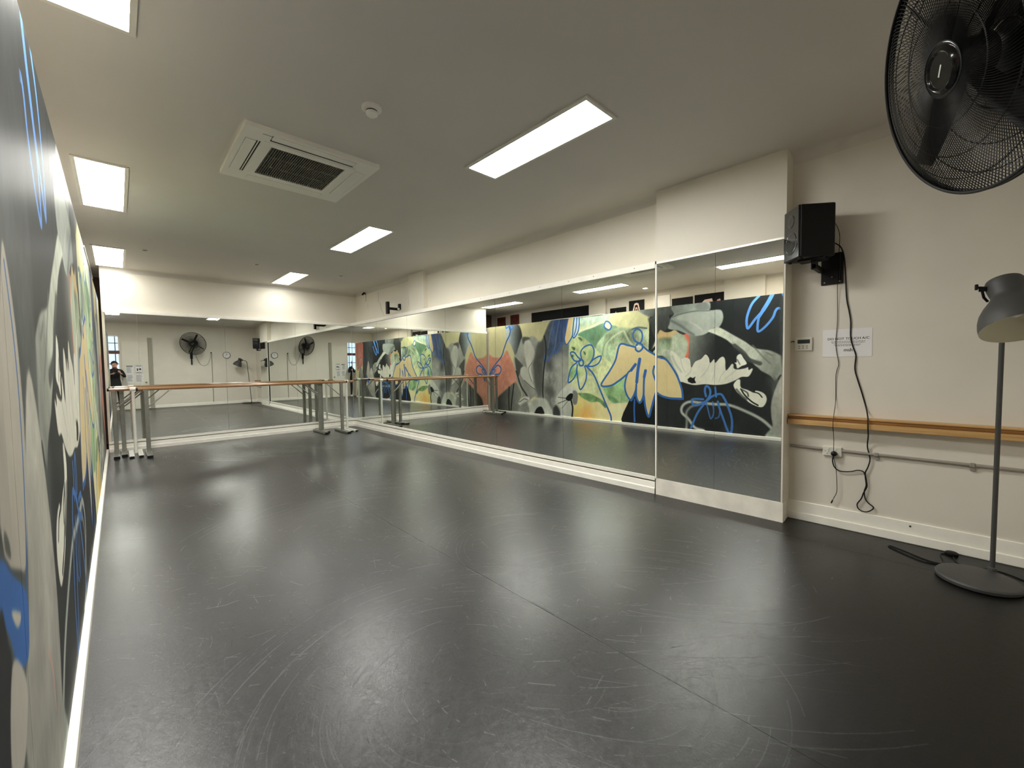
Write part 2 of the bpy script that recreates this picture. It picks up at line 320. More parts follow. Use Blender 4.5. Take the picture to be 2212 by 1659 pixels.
# ------------------------------------------------------------------ partition with the mural
WP = -.1735; ZM = 2.414; YM0 = .25; YM1 = 9.24
struct(MB().box((-.32, YM0-.02, 0), (WP-.012, L_+.2, ZM-.004)).build('wall_left', M['wall']))
OPS = (
    ('p', ((935, 154), (902, 154), (867, 155), (849, 173), (834, 152), (822, 133), (808, 101), (805, 88), (851, 63), (885, 43), (905, 8), (939, -4)), (205, 142, 122), ((214, 160, 140), (920, 154), (924, 7)), 3, 0.1, 1),
    ('p', ((939, 6), (939, -4), (891, 0), (900, 23), (885, 43), (905, 37)), (200, 150, 130), None, 1, 0.05, 1),
    ('p', ((885, 43), (855, 63), (818, 85), (805, 76), (792, 52), (802, 33), (803, 4), (891, 0), (900, 23)), (66, 69, 66), ((140, 142, 134), (887, 36), (799, 40)), 3, 0.1, 1),
    ('s', ((841, 71), (843, 38), (842, 3)), 3.0, (38, 38, 37), 0.6, 1),
    ('s', ((822, 80), (830, 39), (835, 4)), 3.0, (38, 38, 37), 0.6, 1),
    ('p', ((851, 241), (804, 242), (788, 211), (793, 186), (807, 153), (815, 156), (832, 188), (849, 202), (850, 224)), (182, 194, 198), ((52, 55, 52), (842, 212), (790, 209)), 2, 0.06, 1),
    ('p', ((787, 206), (765, 204), (746, 206), (727, 189), (737, 173), (742, 150), (751, 137), (748, 121), (746, 97), (743, 73), (734, 56), (755, 44), (768, 35), (793, 23), (806, 28), (789, 52), (808, 85), (818, 124), (821, 152), (810, 164), (801, 182)), (172, 173, 165), ((150, 150, 143), (753, 206), (802, 40)), 2, 0.1, 1),
    ('p', ((779, 195), (765, 199), (752, 185), (740, 156), (753, 141), (757, 119), (748, 86), (767, 108), (775, 141), (783, 173)), (200, 200, 190), None, 3, 0.06, 1),
    ('p', ((786, 205), (765, 204), (761, 199), (778, 195), (782, 186), (787, 193)), (95, 97, 93), None, 3, 0.05, 1),
    ('p', ((816, 152), (804, 145), (785, 128), (794, 119), (804, 101), (813, 124)), (88, 90, 86), None, 2, 0.05, 1),
    ('p', ((794, 123), (776, 127), (762, 99), (742, 69), (758, 73), (782, 90), (795, 106)), (196, 197, 186), None, 2, 0.05, 1),
    ('s', ((812, 115), (795, 76), (777, 55), (766, 42)), 4, (66, 67, 64), 0.6, 1),
    ('s', ((782, 91), (758, 75), (743, 68)), 1.6, (90, 90, 86), 0.6, 1),
    ('s', ((754, 137), (766, 119), (755, 88)), 1.6, (120, 120, 114), 1.5, 1),
    ('p', ((806, 28), (789, 45), (768, 48), (763, 40), (780, 32), (793, 23)), (200, 202, 194), None, 2, 0.05, 1),
    ('s', ((802, 31), (783, 41), (771, 39)), 1.5, (80, 80, 78), 0.6, 1),
    ('p', ((685, 241), (642, 243), (631, 243), (639, 212), (644, 192), (637, 179), (629, 181), (628, 163), (631, 119), (633, 89), (643, 78), (646, 54), (644, 9), (681, 6), (692, 14), (706, 38), (729, 46), (743, 47), (734, 56), (743, 73), (748, 121), (751, 137), (742, 150), (737, 173), (729, 190), (719, 191), (706, 214)), (82, 88, 92), ((150, 151, 145), (673, 230), (653, 88)), 3, 0.22, 1),
    ('p', ((737, 173), (727, 188), (707, 191), (707, 161), (713, 119), (716, 59), (729, 48), (743, 73), (748, 121), (747, 139)), (92, 94, 90), ((110, 112, 107), (727, 183), (729, 54)), 8, 0.12, 1),
    ('p', ((699, 149), (682, 140), (680, 121), (696, 115), (705, 130)), (88, 89, 86), None, 14, 0.05, 1),
    ('p', ((708, 76), (683, 73), (675, 57), (689, 52), (703, 60)), (96, 97, 93), None, 12, 0.05, 1),
    ('p', ((677, 140), (653, 152), (632, 147), (631, 99), (654, 78), (669, 98)), (160, 161, 153), None, 16, 0.1, 1),
    ('p', ((681, 240), (633, 243), (641, 212), (646, 191), (655, 172), (674, 160), (699, 144), (704, 170), (693, 194), (687, 219)), (72, 92, 135), ((92, 104, 122), (652, 229), (690, 150)), 10, 0.2, 1),
    ('s', ((660, 239), (667, 211), (675, 171)), 2.2, (120, 140, 165), 2, 0.7),
    ('s', ((678, 239), (690, 203), (697, 172)), 2.2, (110, 128, 150), 2, 0.7),
    ('s', ((645, 241), (652, 217), (655, 188)), 3.5, (60, 80, 125), 2, 0.8),
    ('s', ((651, 186), (671, 159), (677, 169), (696, 143), (710, 142), (710, 153)), 2.6, (70, 106, 172), 1, 1),
    ('s', ((710, 204), (704, 182), (705, 151), (709, 136), (714, 98), (716, 59), (712, 27), (710, 2)), 2.8, (26, 27, 27), 0.6, 1),
    ('p', ((626, 242), (597, 244), (524, 243), (449, 242), (438, 232), (410, 218), (410, 135), (443, 153), (495, 104), (512, 83), (538, 62), (606, 59), (628, 85), (629, 183)), (200, 206, 164), ((206, 204, 160), (617, 218), (425, 187)), 2, 0.1, 1),
    ('p', ((599, 244), (524, 243), (515, 234), (528, 226), (569, 222), (590, 218), (598, 224)), (168, 186, 168), None, 8, 0.25, 1),
    ('p', ((602, 209), (569, 216), (537, 224), (533, 219), (562, 213), (592, 206)), (222, 224, 200), None, 4, 0.05, 1),
    ('p', ((511, 228), (449, 241), (436, 230), (411, 218), (411, 187), (428, 200), (453, 206), (495, 212)), (205, 203, 158), None, 6, 0.08, 1),
    ('p', ((604, 201), (590, 208), (562, 214), (535, 222), (511, 216), (496, 209), (520, 202), (535, 191), (546, 181), (554, 166), (569, 178), (585, 189), (597, 196)), (104, 140, 112), ((122, 152, 122), (580, 211), (546, 183)), 2, 0.15, 1),
    ('p', ((520, 202), (495, 210), (466, 205), (453, 205), (428, 200), (411, 186), (411, 155), (432, 165), (495, 171), (503, 155), (516, 135), (533, 147), (549, 156), (553, 172), (537, 190)), (156, 174, 142), ((170, 182, 150), (524, 193), (425, 187)), 4, 0.28, 1),
    ('s', ((529, 156), (524, 178), (503, 193), (486, 201)), 5, (196, 204, 170), 4, 0.7),
    ('s', ((537, 149), (531, 174), (516, 188)), 4, (128, 150, 120), 4, 0.7),
    ('s', ((482, 201), (470, 179), (463, 171)), 5, (188, 198, 166), 4, 0.7),
    ('p', ((629, 181), (604, 195), (588, 193), (569, 178), (555, 166), (535, 147), (516, 133), (512, 118), (529, 89), (579, 107), (618, 89), (631, 99)), (186, 200, 150), ((198, 204, 158), (605, 188), (535, 109)), 3, 0.2, 1),
    ('p', ((623, 173), (615, 164), (612, 170)), (72, 96, 70), None, 2, 0.05, 1),
    ('p', ((589, 162), (582, 157), (584, 152)), (72, 96, 70), None, 2, 0.05, 1),
    ('p', ((604, 194), (592, 185), (595, 193)), (72, 96, 70), None, 2, 0.05, 1),
    ('p', ((626, 153), (620, 147), (617, 153)), (72, 96, 70), None, 2, 0.05, 1),
    ('p', ((576, 161), (562, 164), (560, 151), (572, 140)), (150, 178, 130), None, 6, 0.05, 1),
    ('p', ((627, 123), (608, 119), (598, 109), (613, 99), (628, 103)), (120, 150, 110), None, 8, 0.3, 1),
    ('p', ((538, 83), (512, 83), (483, 106), (478, 83), (466, 56), (470, 47), (503, 43), (523, 55)), (138, 174, 124), ((160, 186, 140), (525, 81), (473, 50)), 4, 0.22, 1),
    ('p', ((581, 103), (542, 83), (525, 59), (499, 44), (512, 45), (542, 56), (570, 74), (586, 89)), (196, 204, 160), None, 6, 0.15, 1),
    ('p', ((606, 62), (586, 64), (563, 61), (529, 44), (529, 32), (547, 45), (567, 43), (593, 52)), (112, 142, 98), None, 2, 0.3, 1),
    ('p', ((525, 66), (495, 49), (503, 43), (520, 53)), (104, 134, 100), None, 4, 0.3, 1),
    ('p', ((621, 6), (618, 35), (606, 60), (592, 52), (567, 43), (547, 45), (529, 32), (516, 42), (470, 47), (475, 32), (483, 15), (486, 2), (625, 5)), (214, 198, 132), ((218, 207, 168), (606, 28), (493, 35)), 2, 0.06, 1),
    ('p', ((596, 28), (575, 33), (565, 19), (570, 7), (594, 3)), (218, 166, 96), None, 22, 0.1, 1),
    ('p', ((806, 6), (796, 24), (768, 33), (756, 31), (762, 0), (806, 3)), (140, 143, 136), None, 4, 0.12, 1),
    ('p', ((768, 33), (726, 46), (706, 44), (689, 22), (683, 4), (756, 0), (765, 17)), (186, 189, 178), None, 4, 0.12, 1),
    ('p', ((744, 10), (739, 17), (730, 23), (720, 23), (713, 12), (714, 6), (744, 5)), (40, 42, 41), None, 1, 0.05, 1),
    ('p', ((681, 23), (670, 30), (658, 8), (681, 4)), (70, 72, 70), None, 4, 0.05, 1),
    ('p', ((671, 50), (654, 70), (630, 82), (610, 73), (606, 63), (608, 39), (618, 36), (622, 45), (625, 6), (657, 6), (659, 24), (673, 36)), (196, 198, 188), ((172, 174, 165), (643, 78), (644, 9)), 2, 0.1, 1),
    ('p', ((619, 69), (606, 63), (608, 39), (618, 36), (622, 49)), (128, 130, 124), None, 2, 0.05, 1),
    ('p', ((642, 49), (629, 61), (620, 60), (623, 48), (633, 43)), (24, 25, 25), None, 1, 0.05, 1),
    ('s', ((626, 47), (621, 27), (623, 5)), 4, (28, 29, 29), 0.6, 1),
    ('s', ((640, 49), (666, 51)), 1.2, (50, 50, 50), 0.6, 1),
    ('s', ((637, 46), (667, 35)), 1.2, (50, 50, 50), 0.6, 1),
    ('s', ((634, 44), (654, 24)), 1.1, (90, 90, 88), 0.6, 1),
    ('p', ((631, 243), (619, 243), (628, 199), (638, 179), (644, 192), (639, 212)), (214, 188, 140), None, 1, 0.05, 1),
    ('p', ((613, 243), (602, 244), (602, 217), (614, 195), (620, 202), (618, 218)), (198, 214, 214), None, 1, 0.05, 1),
    ('s', ((632, 243), (640, 212), (644, 192), (638, 179), (627, 189), (620, 200), (618, 218), (614, 243)), 3, (58, 104, 165), 0.6, 1),
    ('s', ((620, 200), (615, 194), (604, 207), (600, 224), (600, 243)), 3, (58, 104, 165), 0.6, 1),
    ('s', ((606, 243), (609, 217), (615, 200)), 2.6, (58, 104, 165), 0.6, 1),
    ('p', ((534, 217), (524, 226), (513, 218), (516, 207), (526, 211)), (224, 214, 190), None, 1, 0.05, 1),
    ('s', ((532, 216), (527, 225), (518, 222), (513, 213), (519, 206), (527, 209), (532, 216)), 3, (58, 104, 165), 0.6, 1),
    ('s', ((594, 145), (596, 160), (584, 172), (567, 175), (559, 163), (562, 145), (574, 130), (585, 126)), 3.4, (58, 104, 165), 0.6, 1),
    ('s', ((622, 148), (626, 159), (616, 160), (605, 149), (596, 140), (612, 139), (622, 148)), 3.2, (58, 104, 165), 0.6, 1),
    ('s', ((576, 127), (560, 142), (540, 149), (546, 134), (560, 127), (574, 126)), 3.2, (58, 104, 165), 0.6, 1),
    ('s', ((607, 136), (625, 122), (634, 89), (621, 94), (610, 109), (606, 131)), 3.2, (58, 104, 165), 0.6, 1),
    ('s', ((608, 121), (605, 97), (598, 72), (584, 89), (580, 109), (585, 127)), 3.2, (58, 104, 165), 0.6, 1),
    ('s', ((602, 138), (596, 143), (589, 138), (590, 129), (599, 129), (602, 138)), 4, (58, 104, 165), 0.6, 1),
    ('s', ((582, 128), (560, 107), (542, 71), (529, 44), (516, 18), (514, 6)), 3.8, (58, 104, 165), 0.6, 1),
    ('p', ((486, 1), (469, 54), (456, 84), (432, 71), (401, 72), (401, -2)), (34, 37, 38), None, 1, 0.03, 1),
    ('p', ((404, 277), (170, 252), (166, -8), (290, -4), (404, 2)), (36, 40, 41), ((48, 51, 51), (291, 166), (291, 57)), 1, 0.12, 1),
    ('p', ((451, 242), (440, 244), (401, 243), (402, 228), (426, 225), (423, 225), (436, 232)), (150, 158, 150), ((96, 100, 97), (443, 239), (410, 223)), 2, 0.08, 1),
    ('p', ((404, 241), (370, 242), (368, 226), (378, 224), (375, 215), (379, 200), (389, 192), (396, 197), (403, 183), (410, 179), (426, 220), (418, 224)), (98, 103, 100), ((58, 60, 58), (386, 239), (396, 197)), 3, 0.15, 1),
    ('p', ((410, 180), (402, 188), (396, 197), (386, 192), (375, 192), (366, 195), (355, 186), (345, 183), (337, 183), (340, 152), (355, 131), (375, 144), (413, 150)), (206, 180, 132), ((200, 182, 140), (393, 187), (353, 159)), 2, 0.06, 1),
    ('p', ((404, 179), (368, 179), (369, 168), (375, 159), (375, 150), (403, 147), (417, 157)), (128, 146, 116), ((172, 184, 158), (375, 176), (393, 163)), 6, 0.22, 1),
    ('p', ((351, 183), (338, 184), (338, 160), (339, 139), (346, 141), (341, 160), (349, 159), (348, 167)), (226, 112, 88), None, 1, 0.08, 1),
    ('p', ((393, 148), (390, 155), (375, 159), (373, 170), (370, 185), (359, 188), (345, 180), (340, 162), (347, 141), (355, 136), (357, 118), (360, 107), (374, 127), (384, 140)), (172, 182, 160), ((188, 192, 174), (366, 183), (366, 118)), 4, 0.15, 1),
    ('s', ((392, 149), (390, 155), (381, 156), (375, 148), (372, 137)), 1.2, (205, 210, 192), 1, 0.8),
    ('s', ((410, 164), (419, 154)), 5, (38, 40, 38), 0.6, 1),
    ('p', ((337, 183), (312, 182), (292, 183), (293, 137), (301, 130), (303, 144), (308, 146), (317, 137), (327, 133), (333, 122), (339, 138), (338, 169)), (128, 132, 124), ((48, 51, 51), (336, 171), (293, 162)), 3, 0.12, 1),
    ('p', ((370, 242), (308, 243), (300, 232), (301, 226), (283, 225), (278, 215), (279, 204), (285, 194), (293, 194), (300, 188), (312, 182), (327, 181), (340, 184), (359, 193), (379, 198), (377, 208), (374, 219), (368, 226)), (152, 160, 153), ((166, 172, 164), (366, 237), (303, 194)), 1.5, 0.1, 1),
    ('p', ((357, 223), (315, 225), (303, 216), (300, 200), (309, 190), (328, 190), (340, 208), (362, 214)), (178, 184, 175), None, 5, 0.06, 1),
    ('s', ((373, 219), (357, 224), (328, 227), (301, 225)), 2.2, (118, 124, 120), 2, 1),
    ('s', ((373, 213), (355, 202), (340, 190), (330, 183)), 6, (120, 126, 122), 5, 0.8),
    ('s', ((338, 209), (325, 200), (315, 191)), 4, (190, 194, 186), 5, 0.8),
    ('p', ((328, 238), (310, 243), (301, 232), (304, 227), (320, 227)), (140, 146, 142), None, 4, 0.05, 1),
    ('p', ((304, 188), (294, 193), (285, 194), (263, 180), (242, 166), (226, 154), (203, 149), (180, 135), (168, 125), (168, 75), (181, 85), (188, 109), (196, 98), (203, 107), (216, 115), (222, 121), (229, 128), (240, 144), (258, 158), (266, 165), (274, 172), (292, 182)), (196, 200, 184), ((140, 143, 134), (286, 190), (196, 107)), 1.5, 0.16, 1),
    ('s', ((259, 160), (245, 147), (236, 135), (219, 128)), 9, (74, 78, 76), 5, 0.85),
    ('s', ((230, 159), (216, 141), (204, 128)), 4, (110, 114, 108), 4, 0.7),
    ('s', ((209, 146), (201, 141)), 4, (112, 114, 108), 3, 0.7),
    ('s', ((265, 164), (255, 156), (240, 145)), 2, (100, 104, 100), 2, 0.7),
    ('s', ((188, 109), (184, 100), (183, 90)), 2, (44, 46, 45), 0.6, 1),
    ('s', ((194, 99), (197, 84)), 8, (90, 94, 90), 5, 0.7),
    ('p', ((206, 106), (196, 100), (181, 86), (168, 75), (167, 53), (186, 63), (200, 75), (203, 93)), (84, 88, 85), None, 14, 0.25, 1),
    ('p', ((356, 96), (360, 109), (371, 135), (375, 154), (366, 151), (354, 139), (345, 141), (337, 137), (334, 122), (327, 133), (316, 138), (308, 146), (302, 139), (300, 130), (293, 137), (291, 130), (284, 138), (278, 141), (274, 135), (273, 117), (268, 121), (263, 128), (260, 126), (260, 121), (255, 118), (242, 120), (237, 122), (236, 117), (231, 120), (230, 117), (236, 106), (247, 105), (259, 98), (274, 92), (291, 90), (309, 91), (327, 89), (340, 91), (350, 94)), (214, 212, 197), ((208, 206, 192), (353, 131), (247, 112)), 1, 0.05, 1),
    ('s', ((334, 121), (336, 113), (345, 105)), 1.6, (178, 178, 166), 2, 0.8),
    ('s', ((300, 130), (306, 116), (317, 103)), 1.6, (178, 178, 166), 2, 0.8),
    ('s', ((291, 130), (292, 113), (296, 98)), 1.6, (178, 178, 166), 2, 0.8),
    ('s', ((273, 117), (281, 106), (284, 97)), 1.6, (178, 178, 166), 2, 0.8),
    ('s', ((355, 139), (350, 121), (345, 113)), 1.6, (178, 178, 166), 2, 0.8),
    ('s', ((255, 118), (264, 110), (274, 101)), 1.6, (178, 178, 166), 2, 0.8),
    ('s', ((371, 144), (363, 127), (353, 114)), 5, (176, 182, 164), 5, 0.7),
    ('p', ((341, 100), (336, 104), (331, 102), (326, 105), (328, 100), (327, 97), (325, 93), (333, 92), (340, 95)), (24, 25, 25), None, 1, 0.05, 0),
    ('p', ((259, 130), (255, 131), (255, 141), (249, 145), (244, 137), (239, 128), (247, 124), (254, 120), (256, 127)), (214, 213, 200), None, 1, 0.05, 1),
    ('s', ((254, 135), (250, 127)), 2.5, (120, 122, 116), 2, 1),
    ('p', ((260, 90), (256, 98), (252, 101), (249, 99), (248, 87), (238, 83), (227, 78), (225, 82), (216, 80), (210, 75), (208, 67), (211, 58), (216, 54), (225, 56), (236, 62), (244, 71), (254, 78)), (214, 213, 199), None, 1, 0.05, 1),
    ('s', ((248, 84), (242, 74), (231, 63), (221, 57)), 3, (34, 35, 35), 0.6, 1),
    ('s', ((246, 83), (238, 78), (236, 72)), 3, (96, 98, 94), 1.5, 1),
    ('s', ((226, 79), (220, 77), (215, 71)), 2.4, (40, 42, 41), 0.6, 1),
    ('s', ((255, 83), (246, 72), (239, 67)), 5, (110, 112, 106), 3, 0.8),
    ('s', ((311, 5), (327, 9), (339, 24), (352, 36), (350, 49), (337, 57), (315, 56), (291, 55), (268, 55), (241, 46), (215, 33), (195, 15), (180, 4)), 6.5, (178, 182, 174), 5, 0.85),
    ('s', ((343, 4), (342, 22), (343, 36), (334, 48), (319, 53)), 6, (150, 154, 147), 6, 0.7),
    ('p', ((209, 3), (200, 21), (196, 33), (189, 43), (185, 40), (180, 24), (167, 21), (167, 2)), (132, 137, 129), None, 3, 0.2, 1),
    ('s', ((193, 29), (188, 38), (182, 27)), 2, (200, 202, 194), 1, 1),
    ('s', ((190, 16), (176, 5)), 4, (180, 184, 176), 2, 1),
    ('p', ((540, 83), (518, 115), (503, 139), (493, 173), (472, 170), (457, 166), (448, 155), (439, 159), (435, 165), (425, 156), (405, 145), (396, 142), (384, 138), (373, 125), (361, 105), (352, 80), (350, 61), (375, 62), (393, 66), (403, 73), (413, 65), (414, 59), (419, 39), (425, 22), (431, 39), (435, 66), (445, 50), (451, 57), (454, 78), (466, 54), (477, 68), (481, 86), (474, 109), (495, 94), (516, 83)), (212, 195, 150), ((208, 190, 146), (503, 155), (424, 49)), 1, 0.03, 1),
    ('s', ((474, 109), (495, 94), (516, 83), (540, 84), (518, 115), (503, 139), (492, 172), (472, 170), (457, 166)), 4, (58, 104, 165), 0.6, 1),
    ('s', ((436, 165), (425, 156), (405, 145), (396, 142), (384, 138), (373, 125), (361, 105), (352, 80), (350, 62)), 4, (58, 104, 165), 0.6, 1),
    ('s', ((350, 62), (375, 62), (393, 66), (404, 73)), 4.5, (58, 104, 165), 0.6, 1),
    ('s', ((456, 129), (465, 118), (474, 109), (480, 86), (477, 68), (466, 54), (456, 69), (453, 83)), 4, (58, 104, 165), 0.6, 1),
    ('s', ((455, 129), (465, 117)), 6.5, (58, 104, 165), 0.6, 1),
    ('s', ((445, 140), (449, 118), (452, 92)), 7, (58, 104, 165), 0.6, 1),
    ('s', ((453, 87), (453, 62), (445, 49), (437, 63), (436, 84), (435, 101), (432, 116)), 4.5, (58, 104, 165), 0.6, 1),
    ('s', ((432, 116), (435, 103)), 6.5, (58, 104, 165), 0.6, 1),
    ('s', ((436, 66), (432, 39), (425, 21), (419, 39), (413, 60), (405, 84)), 4.5, (58, 104, 165), 0.6, 1),
    ('s', ((413, 125), (415, 110), (405, 85)), 4, (58, 104, 165), 0.6, 1),
    ('s', ((457, 55), (458, 37), (457, 9)), 4, (60, 100, 165), 0.6, 1),
    ('s', ((465, 53), (455, 69)), 5, (58, 104, 165), 0.6, 1),
    ('s', ((447, 173), (458, 181), (460, 194), (452, 203), (442, 198), (439, 187), (442, 176), (447, 173)), 3.6, (58, 104, 165), 0.6, 1),
    ('s', ((454, 166), (449, 173), (440, 170), (439, 162), (447, 156), (454, 160), (454, 166)), 4, (58, 104, 165), 0.6, 1),
    ('s', ((452, 166), (447, 167), (443, 165)), 3, (222, 224, 214), 0.6, 1),
    ('s', ((463, 203), (449, 206), (430, 203)), 3.6, (66, 88, 110), 2, 0.8),
    ('s', ((221, 242), (231, 231), (237, 217), (240, 203), (239, 190), (236, 190), (227, 203), (215, 217), (207, 231), (202, 242)), 5.2, (92, 142, 206), 0.6, 1),
    ('s', ((215, 217), (208, 229), (202, 241)), 8, (92, 142, 206), 0.6, 1),
    ('s', ((221, 208), (223, 193), (222, 182), (212, 189), (201, 203), (197, 214), (193, 218), (184, 216), (184, 230), (187, 242)), 5.0, (92, 142, 206), 0.6, 1),
    ('s', ((215, 217), (221, 207)), 7, (92, 142, 206), 0.6, 1),
    ('s', ((334, 8), (322, 37), (307, 59), (300, 71), (300, 82), (306, 88), (309, 80), (307, 69)), 4.6, (72, 118, 178), 0.6, 1),
    ('s', ((312, 63), (327, 63), (333, 60), (329, 51), (319, 53), (305, 61), (296, 69), (282, 74), (275, 66), (268, 50), (262, 29), (263, 7), (268, 7), (277, 31), (283, 48), (286, 60)), 4.6, (72, 118, 178), 0.6, 1),
    ('s', ((291, 86), (289, 69)), 4.2, (72, 118, 178), 0.6, 1),
    ('s', ((306, 57), (302, 40), (298, 28), (293, 39), (295, 59)), 3.2, (72, 118, 178), 0.6, 0.8),
    ('s', ((290, 29), (284, 33), (282, 47)), 3.2, (72, 118, 178), 0.6, 0.8),
    ('s', ((838, 238), (833, 225), (838, 212), (849, 197), (859, 178), (870, 157), (895, 136), (912, 120), (920, 104), (927, 85)), 3, (58, 104, 165), 0.6, 1),
    ('s', ((914, 107), (901, 124), (885, 132), (873, 122), (880, 108), (900, 104), (911, 86)), 3, (58, 104, 165), 0.6, 1),
    ('s', ((923, 105), (910, 120), (899, 117), (918, 95)), 2.6, (58, 104, 165), 0.6, 1),
    ('s', ((852, 240), (849, 234), (842, 237), (836, 240)), 2.6, (92, 142, 206), 0.6, 1),
    ('s', ((834, 238), (829, 229), (821, 233), (824, 240)), 3.4, (92, 142, 206), 0.6, 1),
    ('p', ((186, 4), (184, 100), (190, 160), (186, 242), (136, 242), (96, 242), (98, 190), (90, 130), (95, 4)), (62, 66, 66), ((92, 95, 92), (150, 200), (140, 30)), 4, 0.2, 1),
    ('p', ((142, 154), (149, 156), (157, 135), (158, 110), (150, 87), (142, 86), (124, 101)), (184, 178, 166), ((176, 171, 160), (151, 152), (137, 96)), 1.5, 0.05, 1),
    ('p', ((172, 131), (190, 102), (202, 54), (188, 7), (135, 45), (149, 76), (157, 108)), (168, 166, 156), ((150, 149, 141), (173, 118), (161, 34)), 2, 0.12, 1),
    ('s', ((146, 155), (152, 137), (154, 119), (152, 97), (147, 78)), 1.6, (62, 104, 160), 0.6, 1),
    ('p', ((122, 95), (133, 88), (143, 82), (148, 76), (144, 65), (132, 69), (126, 78), (119, 86)), (60, 104, 165), None, 0.6, 0.05, 1),
    ('p', ((129, 82), (138, 78), (137, 76), (133, 77)), (190, 184, 172), None, 0.6, 0.05, 1),
    ('p', ((127, 99), (131, 96), (132, 92), (127, 95)), (90, 90, 86), None, 1, 0.05, 1),
    ('p', ((119, 86), (124, 78), (126, 72), (119, 56), (111, 62)), (34, 36, 38), None, 1, 0.05, 1),
    ('p', ((126, 72), (136, 67), (140, 58), (131, 48), (120, 56)), (176, 172, 162), None, 1, 0.05, 1),
    ('s', ((176, 51), (182, 40), (183, 29)), 1.4, (205, 150, 138), 0.6, 1),
    ('p', ((94, 241), (30, 241), (30, 125), (62, 130), (88, 142), (97, 175), (98, 210)), (190, 120, 108), ((196, 140, 124), (60, 230), (60, 130)), 3, 0.1, 1),
    ('s', ((80, 175), (60, 172), (50, 150), (70, 110), (90, 80)), 3, (70, 98, 130), 0.6, 1),
    ('s', ((90, 170), (75, 140), (62, 100), (50, 70)), 3, (70, 98, 130), 0.6, 1),
    ('s', ((105, 150), (110, 170), (95, 174), (85, 160)), 3, (70, 110, 150), 0.6, 1),
    ('p', ((95, 90), (75, 130), (55, 120), (45, 70), (30, 30), (30, 4), (95, 4)), (150, 150, 142), ((100, 102, 98), (60, 120), (60, 20)), 3, 0.2, 1))
